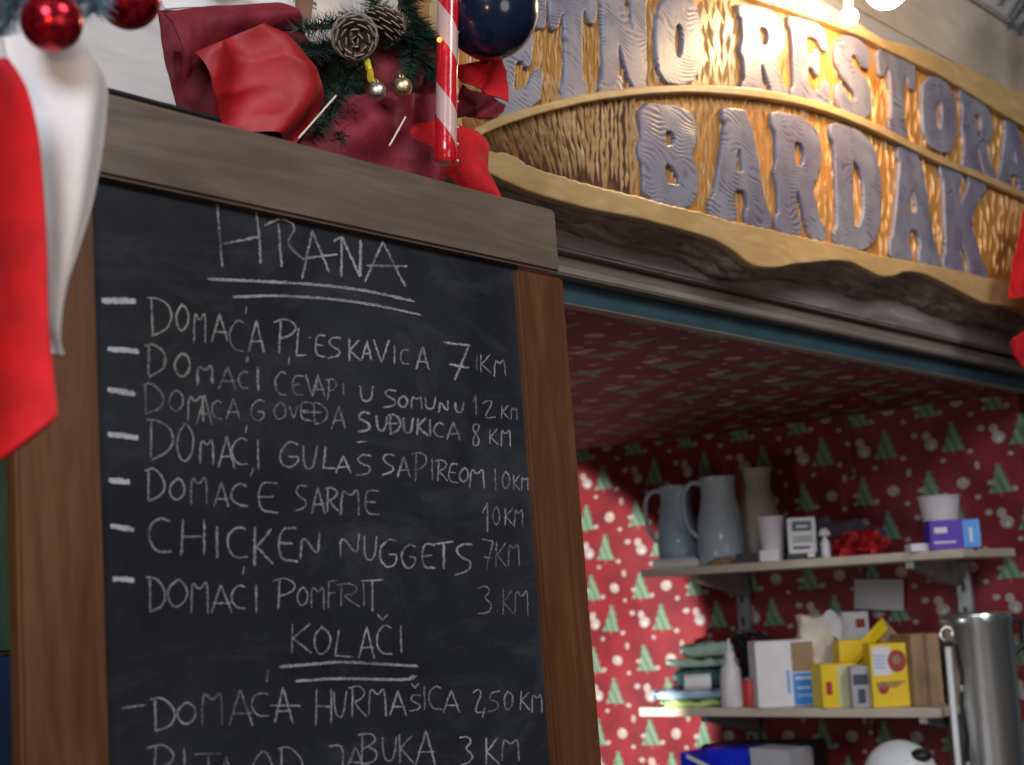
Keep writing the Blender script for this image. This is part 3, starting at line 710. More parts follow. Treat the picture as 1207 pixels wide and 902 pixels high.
LET = [('E', (592, 2), (650, -12), (643, 121), (583, 138)), ('T', (654, -14), (708, -20), (706, 108), (658, 121)), ('N', (712, -15), (768, -18), (771, 102), (713, 109)),
       ('O', (778, -5), (830, -6), (831, 99), (780, 97)), ('R', (876, 3), (929, 13), (934, 118), (880, 110)), ('E', (935, 17), (979, 30), (984, 126), (939, 116)),
       ('S', (988, 36), (1030, 50), (1033, 144), (992, 131)), ('T', (1039, 53), (1083, 72), (1081, 166), (1046, 148)), ('O', (1091, 84), (1130, 98), (1131, 184), (1093, 170)),
       ('R', (1136, 104), (1174, 127), (1177, 212), (1140, 196)), ('A', (1183, 137), (1214, 154), (1222, 240), (1180, 220)), ('N', (1224, 162), (1254, 180), (1258, 262), (1228, 247)),
       ('B', (760, 121), (827, 126), (827, 247), (765, 233)), ('A', (846, 124), (905, 133), (914, 269), (843, 253)), ('R', (915, 130), (972, 143), (978, 283), (921, 271)),
       ('D', (984, 143), (1043, 162), (1043, 298), (990, 288)), ('A', (1053, 168), (1104, 184), (1112, 316), (1055, 302)), ('K', (1113, 190), (1166, 213), (1168, 329), (1118, 318))]
for ch, tl, tr, br, bl in LET:
    def mp(p):
        a, b = p
        u = (tl[0] * (1 - a) + tr[0] * a) * (1 - b) + (bl[0] * (1 - a) + br[0] * a) * b
        v = (tl[1] * (1 - a) + tr[1] * a) * (1 - b) + (bl[1] * (1 - a) + br[1] * a) * b
        return xz(u, v)
    o_, hs = LP[ch]
    loops = [jit(dens([mp(p) for p in chaikin(lp)], 0.008), 0.0005) for lp in [o_] + hs]
    plate('letter', loops, YS + 0.0058, YS + 0.0135, 0.0022, 'letter', sign)
# knife strokes left standing in the field
def inside(x, z, poly):
    c = False; n = len(poly); j = n - 1
    for i in range(n):
        if (poly[i][1] > z) != (poly[j][1] > z) and x < (poly[j][0] - poly[i][0]) * (z - poly[i][1]) / (poly[j][1] - poly[i][1]) + poly[i][0]: c = not c
        j = i
    return c
g = MB()
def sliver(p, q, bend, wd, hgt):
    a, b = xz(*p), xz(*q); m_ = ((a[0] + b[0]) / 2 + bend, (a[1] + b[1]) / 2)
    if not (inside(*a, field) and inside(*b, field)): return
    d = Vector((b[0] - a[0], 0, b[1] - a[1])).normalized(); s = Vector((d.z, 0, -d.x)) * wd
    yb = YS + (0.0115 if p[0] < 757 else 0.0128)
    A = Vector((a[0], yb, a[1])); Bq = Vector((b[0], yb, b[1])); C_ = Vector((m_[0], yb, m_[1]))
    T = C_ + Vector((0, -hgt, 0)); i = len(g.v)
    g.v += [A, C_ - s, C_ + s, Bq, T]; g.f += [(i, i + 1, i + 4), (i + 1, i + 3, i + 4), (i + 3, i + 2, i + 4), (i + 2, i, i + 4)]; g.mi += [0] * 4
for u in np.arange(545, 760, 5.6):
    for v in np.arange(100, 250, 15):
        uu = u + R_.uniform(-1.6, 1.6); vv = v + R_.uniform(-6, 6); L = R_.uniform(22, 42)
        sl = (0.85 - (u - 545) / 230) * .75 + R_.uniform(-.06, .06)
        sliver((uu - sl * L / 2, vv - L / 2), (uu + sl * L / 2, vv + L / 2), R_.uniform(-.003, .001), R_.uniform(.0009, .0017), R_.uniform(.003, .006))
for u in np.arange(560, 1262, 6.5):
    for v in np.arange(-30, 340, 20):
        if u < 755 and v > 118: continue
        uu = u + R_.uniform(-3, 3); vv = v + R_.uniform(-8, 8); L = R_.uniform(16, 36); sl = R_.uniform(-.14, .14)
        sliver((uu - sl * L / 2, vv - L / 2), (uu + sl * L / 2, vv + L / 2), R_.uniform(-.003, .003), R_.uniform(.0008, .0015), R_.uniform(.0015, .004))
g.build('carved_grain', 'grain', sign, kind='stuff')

# lit bulbs in front of the sign
for i, (u, v, lab) in enumerate(((1044, -14, 'bright white bulb glaring at the top edge, above the letters ST of the sign'), (1001, 20, 'smaller glaring bulb touching the sign top, left of the brighter bulb'))):
    p = PY(u, v, 0.915); r = 0.030 if i == 0 else 0.012
    t = root('bulb', p, lab, 'light bulb')
    g = MB(); g.ball(p, r); g.build('glass', 'bulb', t, smooth=True)
    g = MB(); g.lathe(p + Vector((0, 0, r * .85)), [(r * .5, 0), (r * .55, r), (r * .5, r * 2), (r * .3, r * 2.3)], 16); g.build('socket', 'whitecard', t)
    q = p + Vector((0, 0, r * 3)); g = MB(); g.tube([q, q + Vector((0, .05, .03)), q + Vector((0, .21, .03))], 0.002, 8); g.build('arm', 'white_wood', t)

# ================================================================== CHRISTMAS DECORATION
def crease(q):
    a = mn.noise(q * 28); b = mn.noise(q * 60 + Vector((5, 1, 2)))
    return 0.006 * (abs(a) ** 0.8 - .5) + 0.0015 * abs(b)
def patch(name, tl, tr, br, bl, y, bulge, parent, mat='red_shaded', fold=0, n=36, thick=0.0018, yb=None):
    """cloth piece between four measured corners, bellied out towards the street and softly folded"""
    ys = y if isinstance(y, tuple) else (y,) * 4
    P = [PY(*c, yy) for c, yy in zip((tl, tr, br, bl), ys)]
    def fn(a, b):
        q = (P[0] * (1 - a) + P[1] * a) * (1 - b) + (P[3] * (1 - a) + P[2] * a) * b
        s = math.sin(math.pi * a) * (0.35 + 0.65 * math.sin(math.pi * min(1, b + .15)))
        q.y -= bulge * s
        q.y += fold * math.sin(a * 9 + b * 3) + crease(q)
        return q
    g = MB(); g.grid(fn, n, n, thick); return g.build(name, mat, parent, smooth=True)
def strip(name, cl, wl, y, parent, mat, thick=0.002, curl=0.0, n=20):
    """cloth strip: centreline points with half-widths in photo pixels, depth per point"""
    pts = cl
    def samp(arr, t):
        t *= len(arr) - 1; i = min(int(t), len(arr) - 2); f = t - i; f = f * f * (3 - 2 * f)
        return tuple(a * (1 - f) + b * f for a, b in zip(arr[i], arr[i + 1]))
    arr = [(u, v, w_, yy) for (u, v), w_, yy in zip(cl, wl, y)]
    def fn(a, b):
        u, v, w_, yy = samp(arr, b); u2, v2, _, _ = samp(arr, min(1, b + .03)); u1, v1, _, _ = samp(arr, max(0, b - .03))
        d = (u2 - u1, v2 - v1); L = math.hypot(*d) or 1
        s = (a - .5) * 2
        p = PY(u - d[1] / L * w_ * s, v + d[0] / L * w_ * s, yy)
        p.y += curl * (s * s - .5) + .0025 * math.sin(a * 8 + b * 7) + (crease(p) if wl[0] > 5 else 0)
        return p
    g = MB(); g.grid(fn, 10, n, thick); return g.build(name, mat, parent, smooth=True)

# left hanging bow with red and white tails
rb = root('hanging_ribbon', PY(40, 60, 0.58), 'big red and white felt ribbon tails hanging over the menu board left edge', 'ribbon')
def tail(name, left, right, y0, mat, bel, thick):
    """outline by rows: left and right edge per height"""
    n = len(left) - 1
    def ed(arr, t):
        t *= n; i = min(int(t), n - 1); f = t - i
        p0 = arr[max(i - 1, 0)]; p1 = arr[i]; p2 = arr[i + 1]; p3 = arr[min(i + 2, n)]
        return tuple(0.5 * (2 * b + (c - a) * f + (2 * a - 5 * b + 4 * c - d) * f * f + (3 * b - a - 3 * c + d) * f ** 3) for a, b, c, d in zip(p0, p1, p2, p3))
    def fn(a, b):
        l = ed(left, b); r = ed(right, b)
        p = PY(l[0] * (1 - a) + r[0] * a, l[1] * (1 - a) + r[1] * a, y0)
        p.y += bel(a, b) + 0.15 * crease(p * 0.5); return p
    g = MB(); g.grid(fn, 36, 60, thick); return g.build(name, mat, rb, smooth=True)
tail('white_tail', [(20, 35), (30, 110), (30, 200), (28, 300), (30, 380), (50, 425)], [(98, 42), (134, 80), (141, 125), (128, 225), (97, 325), (62, 412)], 0.625, 'white_felt',
     lambda a, b: 0.012 * math.cos(a * 5.2 + b * 1.6), 0.004)
tail('red_tail', [(-70, 50), (-80, 150), (-80, 260), (-80, 380), (-85, 480), (-88, 550), (-90, 640)], [(22, 62), (42, 105), (50, 180), (51, 280), (48, 380), (50, 440), (52, 492)], 0.585, 'red_felt',
     lambda a, b: -0.012 * math.sin(a * 5.5 + b * 1.8) - 0.014 * (1 - a), 0.004)
# baubles with fir tufts
def bauble(px, y, rpx, mat, label, sz=1.0, grp=None):
    c = PY(*px, y); r = rpx / FPX * (c - EYE).dot(fwd)
    t = root('bauble', c, label, 'bauble', grp)
    g = MB(); g.ball(c, r, 40, 24, sz=sz); g.build('globe', mat, t, smooth=True)
    g = MB(); g.lathe(c + Vector((0, 0, r * sz * .96)), [(r * .2, 0), (r * .22, r * .2), (r * .12, r * .26)], 16); g.build('cap', 'gold', t, smooth=True)
    return t
bauble((61, 26), 0.60, 36, 'glitter', 'round red mosaic glitter bauble above the white ribbon tail, whole')
bauble((152, -2), 0.66, 37, 'glitter', 'red glitter bauble cut by the top of the picture, right of the round one')
bauble((577, 8), 0.86, 58, 'navy', 'large dark navy glossy bauble behind the candy cane', 1.1)
def sprig(parent, a, b, n, L, mat, spread=1.0, droop=0.0):
    a, b = Vector(a), Vector(b); g = MB(); ax = (b - a).normalized(); u = ax.orthogonal().normalized(); w_ = ax.cross(u)
    st = MB(); st.tube([a, (a + b) / 2 + Vector((0, 0, -.004)), b], [.0016, .0013, .0007], 6)
    o = st.build('stem', 'stem', parent)
    for k in range(n):
        t = R_.random(); p = a + (b - a) * t; an = R_.uniform(0, 2 * math.pi)
        d = (ax * R_.uniform(.35, .9) + (u * math.cos(an) + w_ * math.sin(an)) * spread).normalized()
        l = L * R_.uniform(.65, 1.15) * (1 - .35 * t); s = d.orthogonal().normalized() * 0.00075
        q = p + d * l + Vector((0, 0, -droop * l)); s2 = d.cross(s).normalized() * .0006
        i = len(g.v); g.v += [p - s, p + s, p + s2, q]; g.f += [(i, i + 1, i + 3), (i + 1, i + 2, i + 3), (i + 2, i, i + 3)]; g.mi += [0] * 3
    g.build('needles', mat, parent, kind='stuff')
fl = root('fir_tuft', PY(40, 0, 0.64), 'blue-green fir twigs behind the whole red bauble at top left', 'fir branch')
for a, b in (((30, -25), (0, 40)), ((20, -30), (-20, 30)), ((70, -30), (35, 5)), ((100, -35), (88, 12)), ((110, -30), (112, 15)), ((60, -30), (62, 0)), ((10, -30), (12, 18))):
    sprig(fl, PY(*a, .63), PY(*b, .645), 150, .017, 'needle_blue', 1.0)
fr = root('fir_tuft', PY(1200, -10, 1.0), 'dark bluish fir tuft hanging at the top right corner beside the pale boards', 'fir branch')
for a, b in (((1225, -40), (1190, 20)), ((1230, -20), (1200, 42)), ((1215, -40), (1180, 5)), ((1240, 0), (1215, 50)), ((1250, -50), (1225, 10)), ((1255, -30), (1240, 40)), ((1235, -60), (1205, -10)), ((1260, 0), (1235, 60)), ((1225, -20), (1188, 34)), ((1245, -40), (1250, 50))):
    sprig(fr, PY(*a, 1.0), PY(*b, 1.0 + R_.uniform(-.03, .03)), 300, .024, 'needle_dark', 1.0)

# garland above the board
gar = root('fir_garland', PY(420, 90, 0.93), 'dark green artificial fir garland in the middle above the menu board', 'garland')
for a, b in (((420, 60), (335, 105)), ((430, 50), (310, 70)), ((420, 80), (375, 155)), ((440, 70), (330, 130)), ((440, 20), (350, 35)), ((470, 10), (520, -25)), ((470, 40), (515, 90)),
             ((480, 30), (530, 60)), ((450, 30), (430, -25)), ((490, 20), (480, 100)), ((400, 60), (345, 60)), ((470, 0), (505, 45)), ((430, 90), (400, 165)), ((480, 60), (440, 20))):
    sprig(gar, PY(*a, .925), PY(*b, .915 + R_.uniform(-.02, .02)), 430, .022, 'needle', 1.0)
bow = root('red_bow', PY(430, 90, 0.95), 'big red velvet bow with wide loops and folds above the menu board', 'bow')
patch('loop_back', (186, 12), (352, 20), (398, 150), (212, 142), (.95, .94, .93, .95), .022, bow, fold=.004, n=30)
patch('loop_back', (205, 60), (300, 60), (368, 182), (215, 145), (.945, .94, .93, .94), .01, bow, fold=.005, n=30)
def lobe(name, pts_l, pts_r, y, bel, mat='red_shaded'):
    n = len(pts_l) - 1
    def ed(arr, t):
        t *= n; i = min(int(t), n - 1); f = t - i
        p0 = arr[max(i - 1, 0)]; p1 = arr[i]; p2 = arr[i + 1]; p3 = arr[min(i + 2, n)]
        return tuple(0.5 * (2 * b + (c - a) * f + (2 * a - 5 * b + 4 * c - d) * f * f + (3 * b - a - 3 * c + d) * f ** 3) for a, b, c, d in zip(p0, p1, p2, p3))
    def fn(a, b):
        l = ed(pts_l, b); r = ed(pts_r, b)
        p = PY(l[0] * (1 - a) + r[0] * a, l[1] * (1 - a) + r[1] * a, y); p.y += bel(a, b) + crease(p); return p
    g = MB(); g.grid(fn, 44, 44, .0018); return g.build(name, mat, bow, smooth=True)
lobe('loop', [(228, 62), (236, 88), (248, 118), (275, 150)], [(300, 32), (352, 58), (392, 112), (352, 175)], .900, lambda a, b: -.016 * math.sin(math.pi * min(1, a * 1.0)) * math.sin(math.pi * (b * .8 + .1)) - .012 * math.sin(a * 8 + b * 4), 'red_lit')
lobe('loop', [(192, 18), (215, 14), (250, 10), (330, 6)], [(212, 100), (245, 62), (290, 42), (352, 34)], .915, lambda a, b: -.010 * math.sin(math.pi * a))
patch('centre_fold', (352, 60), (470, 20), (470, 190), (358, 162), (.95, .96, .945, .94), .012, bow, fold=.006)
patch('knot', (440, 40), (530, 60), (520, 160), (430, 120), (.94, .93, .93, .94), .012, bow, fold=.005)
patch('lower_tail', (395, 112), (520, 110), (520, 222), (350, 178), (.91, .90, .90, .91), .008, bow, fold=.006, n=24)
strip('tail', [(455, 150), (510, 166), (552, 182), (580, 236)], [18, 30, 28, 3], [.92, .90, .895, .885], bow, 'red_felt', curl=.012)
patch('tail', (532, 78), (592, 69), (596, 121), (545, 98), (.90, .885, .885, .90), .006, bow, 'red_felt', fold=.003)
patch('lower_fold', (545, 100), (596, 124), (582, 140), (535, 138), (.93, .92, .92, .93), .004, bow, fold=.003)
for a, b in (((396, 113), (352, 163)), ((478, 138), (459, 172))):
    g = MB(); g.tube([PY(*a, .874), PY(*b, .870)], .0008, 8); g.build('cream_edging', 'cream', bow)
# pale card and brown tag behind the bow
t = root('hanging_tag', PY(358, 5, .955), 'narrow brown wooden tag hanging at the top edge beside the pale card', 'tag')
g = MB(); g.hexa([PY(350, -40, .955), PY(373, -40, .955), PY(373, -40, .96), PY(350, -40, .96)], [PY(347, 30, .955), PY(366, 34, .955), PY(366, 34, .96), PY(347, 30, .96)]); g.build('board', 'tag', t)
t = root('pale_card', PY(385, 5, .95), 'pale cream card hanging at the top edge left of the pine cones', 'card')
g = MB(); g.hexa([PY(376, -40, .95), PY(404, -40, .95), PY(404, -40, .953), PY(376, -40, .953)], [PY(372, 30, .95), PY(397, 34, .95), PY(397, 34, .953), PY(372, 30, .953)]); g.build('sheet', 'cream', t)
t = root('paper_star', PY(265, -5, .96), 'white folded cloth peeping over the left loop of the red bow', 'cloth')
patch('sheet', (185, -40), (345, -30), (342, 16), (195, 10), .945, .01, t, 'white_felt', fold=.004)
t.name = 'white_cloth'

def cone(c, r, axis, label):
    t = root('pine_cone', c, label, 'pine cone', 'pine cones above the menu board')
    ax = Vector(axis).normalized(); u = ax.orthogonal().normalized(); w_ = ax.cross(u)
    core = MB(); core.ball(c, r * .55, 16, 10); core.build('core', 'cone', t)
    g = MB(); N = 58
    for k in range(N):
        f = k / N; th = k * 2.39996; pol = math.acos(1 - 1.75 * f) if f < 1 else 2.4
        d = ax * math.cos(pol) + (u * math.cos(th) + w_ * math.sin(th)) * math.sin(pol)
        tang = (ax - d * ax.dot(d)); tang = tang.normalized() if tang.length > .05 else u
        side = d.cross(tang).normalized()
        rr = r * (1.0 if pol > .5 else .85); wdt = r * (.12 + .21 * min(1, f * 3)); th_ = r * .05
        base = c + d * rr * .45; tip = c + d * rr + tang * r * .16
        i = len(g.v)
        g.v += [base - side * wdt * .5, base + side * wdt * .5, tip + side * wdt, tip - side * wdt,
                base - side * wdt * .5 - tang * th_, base + side * wdt * .5 - tang * th_, tip + side * wdt - tang * th_, tip - side * wdt - tang * th_,
                tip + side * wdt * .7 + d * r * .07, tip - side * wdt * .7 + d * r * .07, tip + side * wdt * .7 + d * r * .07 - tang * th_, tip - side * wdt * .7 + d * r * .07 - tang * th_]
        g.f += [(i, i + 1, i + 2, i + 3), (i + 5, i + 4, i + 7, i + 6), (i + 1, i + 5, i + 6, i + 2), (i + 4, i, i + 3, i + 7),
                (i + 3, i + 2, i + 8, i + 9), (i + 6, i + 7, i + 11, i + 10), (i + 9, i + 8, i + 10, i + 11), (i + 2, i + 6, i + 10, i + 8), (i + 7, i + 3, i + 9, i + 11)]
        g.mi += [0, 0, 0, 0, 1, 1, 1, 1, 1]
    g.build('scales', ['cone', 'cone_tip'], t, kind='stuff')
cone(PY(418, 43, .885), .0185, EYE - PY(418, 43, .885) + Vector((.1, 0, -.35)), 'round frosted pine cone seen end-on, left of the pair above the bells')
cone(PY(452, 30, .91), .0175, (.3, -.4, .85), 'frosted pine cone behind and right of the one seen end-on')
def bell(c, r, mat, label):
    t = root('jingle_bell', c, label, 'bell', 'jingle bells under the pine cones')
    g = MB(); g.ball(c, r, 28, 18); g.build('shell', mat, t, smooth=True)
    g = MB(); d = (EYE - c).normalized(); s = Vector((0, 0, 1)).cross(d).normalized(); p = c + d * r * 1.0 + Vector((0, 0, -r * .35))
    g.tube([p - s * r * .5 - d * r * .12, p, p + s * r * .5 - d * r * .12], .0008, 6); g.build('slot', 'black', t)
    g = MB(); g.tube([c + Vector((r * .25 * math.cos(a), 0, r * 1.1 + r * .25 * math.sin(a))) for a in np.linspace(-1.5, 4.8, 14)], .0006, 6); g.build('hanging_loop', 'gold', t)
bell(PY(444, 108, .878), .0080, 'silver', 'silvery jingle bell, left one of the pair')
bell(PY(474, 103, .874), .0086, 'gold', 'gold jingle bell, right one of the pair')
t = root('yellow_ribbon', PY(436, 80, .88), 'small yellow ribbon end between the pine cones and the bells', 'ribbon')
strip('ribbon_strip', [(433, 70), (434, 82), (439, 96)], [2.5, 2.5, 2], [.884, .878, .88], t, 'yellowribbon', .0006, n=8)

# candy cane
pb, pt = PY(525, 193, .868), PY(529, -60, .868)
cn = root('candy_cane', pb, 'red and white striped candy cane hanging straight down behind the menu board top', 'candy cane')
ax_ = (pt - pb); L_ = ax_.length
g = MB(); rr = .0096
g.lathe((0, 0, 0), [(rr * .7, 0), (rr, rr * .4)] + [(rr, L_ * k / 12) for k in range(1, 13)], 28)
o = g.build('cane', 'cane', cn, smooth=True, org=(0, 0, 0)); o.location = (0, 0, 0); o.rotation_euler = ax_.to_track_quat('Z', 'Y').to_euler()
def onc(v, du, off=.0): return PY(527 + du, v, .868 - off)
g = MB(); g.ball(onc(47, -9, .006), .0022, 12, 8); g.build('led', 'led', cn, smooth=True)
gl = MB()
for v in (4, 38, 60, 95, 150, 190, 170, 120): gl.ball(onc(v, 12, .002), .0016, 10, 6)
gl.build('glint_dot', 'clear', cn, smooth=True, kind='stuff')  # pale dots stand in for glints along the cane's edge

# red bow at right edge
rr_ = root('red_bow', PY(1200, 320, .96), 'bright red bow partly cut off by the right edge of the picture', 'bow')
patch('loop', (1212, 235), (1262, 240), (1270, 350), (1188, 352), .955, .012, rr_, 'red_felt', fold=.004)
patch('tail', (1190, 404), (1240, 360), (1275, 440), (1206, 433), .955, .008, rr_, 'red_felt', fold=.004)
patch('knot', (1222, 340), (1275, 340), (1275, 390), (1218, 380), .95, .012, rr_, 'red_felt', fold=.003)

# ================================================================== SHELVES
XF = 2.68
sh1 = root('wall_shelf', (XF, 1.55, 1.65), 'upper pale wooden wall shelf holding the jugs and cups', 'shelf')
ZU, ZL = 1.668, 1.384
box1('shelf_board', (XF, 1.19, ZU - .016), (XW - .012, 1.905, ZU), 'shelfwood', sh1, .0015)
sh2 = root('wall_shelf', (XF, 1.55, 1.37), 'lower pale wooden wall shelf crowded with cloths and yellow boxes', 'shelf')
box1('shelf_board', (XF, 1.262, ZL - .017), (XW - .012, 1.93, ZL), 'shelfwood', sh2, .0015)
for sh, z in ((sh1, ZU - .017), (sh2, ZL - .018)):
    for y in (1.79, 1.31):
        g = MB(); g.hexa([(XF + .03, y - .008, z), (XW - .03, y - .008, z), (XW - .03, y - .008, z - .05), (XF + .03, y - .008, z - .012)], [(XF + .03, y + .008, z), (XW - .03, y + .008, z), (XW - .03, y + .008, z - .05), (XF + .03, y + .008, z - .012)])
        g.build('bracket', 'alu', sh)
for y, lab in ((1.80, 'grey slotted metal upright on the papered wall, below the jugs'), (1.295, 'grey slotted metal upright on the papered wall, beside the steel urn')):
    o = root('wall_upright', (XW - .02, y, 1.1), lab, 'metal upright', None)
    g = MB()
    g.box((XW - .026, y - .014, 1.1), (XW - .013, y + .014, ZU - .02)); g.build('rail', 'alu', o, bevel=.001)
    for z in np.arange(1.14, 1.64, .05):
        box1('slot', (XW - .0285, y - .003, z), (XW - .0262, y + .003, z + .02), 'black', o)

def onshelf(u, z, x):
    """point at height z and depth x, straight under photo column u"""
    v = 660 if z > 1.5 else 830
    for _ in range(6):
        p = PX(u, v, x); r = ray(u, v)
        v -= (z - p.z) / (x / r.x) / 1.0
        # adjust by local pixel scale
    p = PX(u, v, x); p.z = z; return p
def pxlen(p, n): return n / FPX * (Vector(p) - EYE).dot(fwd)

# jugs
def jug(u, x, hpx, rpx, mat, label):
    c = onshelf(u, ZU, x); h = pxlen(c, hpx); r = pxlen(c, rpx)
    t = root('jug', c, label, 'jug', None)
    g = MB(); g.lathe(c, [(r * .97, 0.001), (r, h * .03), (r * 1.0, h * .28), (r * .93, h * .5), (r * .8, h * .66), (r * .72, h * .8), (r * .72, h * .93), (r * .78, h), (r * .72, h * .995), (r * .62, h * .9), (r * .6, h * .7), (r * .6, h * .5)], 36)
    g.build('body', mat, t, smooth=True)
    d = Vector((-right.x, -right.y, 0)).normalized()
    g = MB(); pts = [c + d * r * k + Vector((0, 0, h * z)) for k, z in ((.6, .93), (1.05, .96), (1.42, .88), (1.52, .7), (1.4, .5), (1.18, .38), (.94, .33))]
    sp = smooth_pts([(p.x, p.z) for p in pts], 2); sy = smooth_pts([(p.y, p.z) for p in pts], 2)
    g.tube([(a[0], b[0], a[1]) for a, b in zip(sp, sy)], r * .1, 10); g.build('handle', mat, t, smooth=True)
    g = MB(); g.tube([c + Vector((r * .69 * math.cos(a), r * .69 * math.sin(a), h * .8)) for a in np.linspace(0, 6.283, 30)], r * .03, 6); g.build('ring', mat, t, smooth=True)
jug(802, 2.76, 97, 25, 'jug', 'blue-grey jug with a looped handle, leftmost on the upper shelf')
jug(852, 2.74, 104, 28, 'jug2', 'taller slate-grey jug with handle, second on the upper shelf')
c = onshelf(898, ZU, 2.82); h = pxlen(c, 112); r = pxlen(c, 27)
t = root('vase', c, 'tall dull beige vase standing in shade behind the white cup', 'vase')
g = MB(); g.lathe(c, [(r * .8, .001), (r, h * .2), (r, h * .4), (r * .78, h * .62), (r * .6, h * .8), (r * .66, h * .96), (r * .72, h), (r * .6, h * .98), (r * .5, h * .85)], 32); g.build('body', 'vase', t, smooth=True)
def cup(u, x, z, hpx, rt, rbm, label, mat='cup'):
    c = onshelf(u, z, x); h = pxlen(c, hpx); a = pxlen(c, rt); b = pxlen(c, rbm)
    t = root('cup', c, label, 'cup')
    g = MB(); g.lathe(c, [(b, .001), (b * 1.01, h * .02), (a, h * .96), (a * .93, h * .96), (b * .9, h * .06)], 32); g.build('wall', mat, t, smooth=True)
    g = MB(); g.tube([c + Vector((a * math.cos(q), a * math.sin(q), h * .97)) for q in np.linspace(0, 6.283, 32)], a * .05, 6); g.build('lip', mat, t, smooth=True)
cup(912, 2.71, ZU, 54, 16, 12, 'plain white paper cup between the vase and the small display')
cup(1112, 2.80, ZU, 66, 24, 15, 'pale paper cup behind the blue and violet box')
# small display / timer on shelf
HX = Vector((right.x, right.y, 0)).normalized(); HY = Vector((fwd.x, fwd.y, 0)).normalized()
def pbox(name, u0, u1, z, ztop_px, x, depth, mats, t, turn=0.0, bevel=.001, face_mats=None):
    """upright box between two photo columns standing at height z; turn rotates it about the vertical"""
    c = onshelf((u0 + u1) / 2, z, x); hw = pxlen(c, (u1 - u0) / 2); h = pxlen(c, ztop_px)
    ca, sa = math.cos(turn), math.sin(turn)
    ax = HX * ca + HY * sa; ay = -HX * sa + HY * ca
    g = MB(); g.obox(c, ax, ay, hw, depth / 2, z, z + h)
    o = g.build(name, mats, t, bevel=bevel)
    return c, ax, ay, hw, h
def decal(name, c, ax, ay, hw, h, depth, a0, a1, b0, b1, mat, t, lift=.0012, side=-1, th=.0008):
    """printed area on the face turned to the street: fractions of its width and height"""
    f = c + ay * side * (depth / 2 + lift * .5)
    g = MB(); p0 = f + ax * hw * (a0 * 2 - 1); p1 = f + ax * hw * (a1 * 2 - 1); n = ay * side * th
    z0, z1 = c.z + h * b0, c.z + h * b1
    g.hexa([(p0.x, p0.y, z0), (p1.x, p1.y, z0), (p1.x + n.x, p1.y + n.y, z0), (p0.x + n.x, p0.y + n.y, z0)], [(p0.x, p0.y, z1), (p1.x, p1.y, z1), (p1.x + n.x, p1.y + n.y, z1), (p0.x + n.x, p0.y + n.y, z1)])
    return g.build(name, mat, t)
def boxthing(name, cat, label, u0, u1, z, hpx, x, depth, mat, turn=0.0, part='carton'):
    c = onshelf((u0 + u1) / 2, z, x)
    t = root(name, c, label, cat)
    r_ = pbox(part, u0, u1, z, hpx, x, depth, mat, t, turn)
    return t, r_
t, b = boxthing('kitchen_timer', 'timer', 'small pale grey device with dark display on the upper shelf', 930, 963, ZU + .012, 42, 2.71, .012, 'whitecard', part='case')
decal('display', *b, .012, .15, .85, .62, .9, 'screen', t); decal('print', *b, .012, .15, .75, .12, .2, 'ink', t)
decal('display_digits', *b, .0145, .3, .7, .72, .78, 'whitecard', t)
decal('lower_display', *b, .012, .15, .85, .3, .5, 'greypaper', t)
c = onshelf(950, ZU, 2.715)
g = MB(); g.obox(c, HX, HY, pxlen(c, 22), .015, ZU + .001, ZU + .0118); g.build('foot', 'black', t, bevel=.001)
for du in (-9, 6):
    g = MB(); cc = onshelf(950 + du, ZU, 2.70); g.obox(cc - HY * .003, HX, HY, pxlen(c, 4), .004, ZU + .004, ZU + .0105); g.build('button', 'whitecard', t)
c = onshelf(974, ZU, 2.71); t = root('small_bottle', c, 'tiny white bottle between the small display and the red foil bag', 'bottle')
g = MB(); g.lathe(c, [(.009, .001), (.009, .03), (.004, .038), (.004, .042)], 18); g.build('body', 'clear', t, smooth=True)
g = MB(); g.lathe(c + Vector((0, 0, .043)), [(.011, 0), (.012, .006), (.006, .014)], 14); g.build('cap', 'clear', t, smooth=True)
# crumpled red foil bag
def crumple(c, rx, ry, rz, mat, name, t, amp=.25, nu=26, nv=16, f=3.0, seed=0):
    g = MB()
    def fn(a, b):
        th = 2 * math.pi * a; ph = math.pi * b
        d = Vector((math.cos(th) * math.sin(ph), math.sin(th) * math.sin(ph), math.cos(ph)))
        k = 1 + amp * (mn.noise(d * f + Vector((seed, 0, 0))) + .5 * mn.noise(d * f * 2.7 + Vector((seed, 3, 0))))
        p = d * k; return Vector(c) + Vector((p.x * rx, p.y * ry, max(p.z, -.8) * rz))
    g.grid(fn, nu, nv); bmx = g.build(name, mat, t, smooth=False)
    return bmx
c = onshelf(1012, ZU + .021, 2.76); t = root('foil_bag', c, 'crumpled shiny dark red foil bag on the upper shelf', 'bag')
crumple(c, .045, .05, .027, 'foilred', 'bag', t, .45, 40, 26, 3.2)
crumple(c + Vector((.0, -.035, -.004)), .02, .028, .017, 'foilred', 'gathered_end', t, .5, seed=5)
# dark hat-like cloth heap behind
c = onshelf(980, ZU + .035, 2.86); t = root('dark_cloth', c, 'dark shapeless cloth heap at the back of the upper shelf behind the foil bag', 'cloth')
crumple(c, .04, .11, .042, 'dark_cloth', 'cloth_heap', t, .4, 30, 20, 2.0, 9)
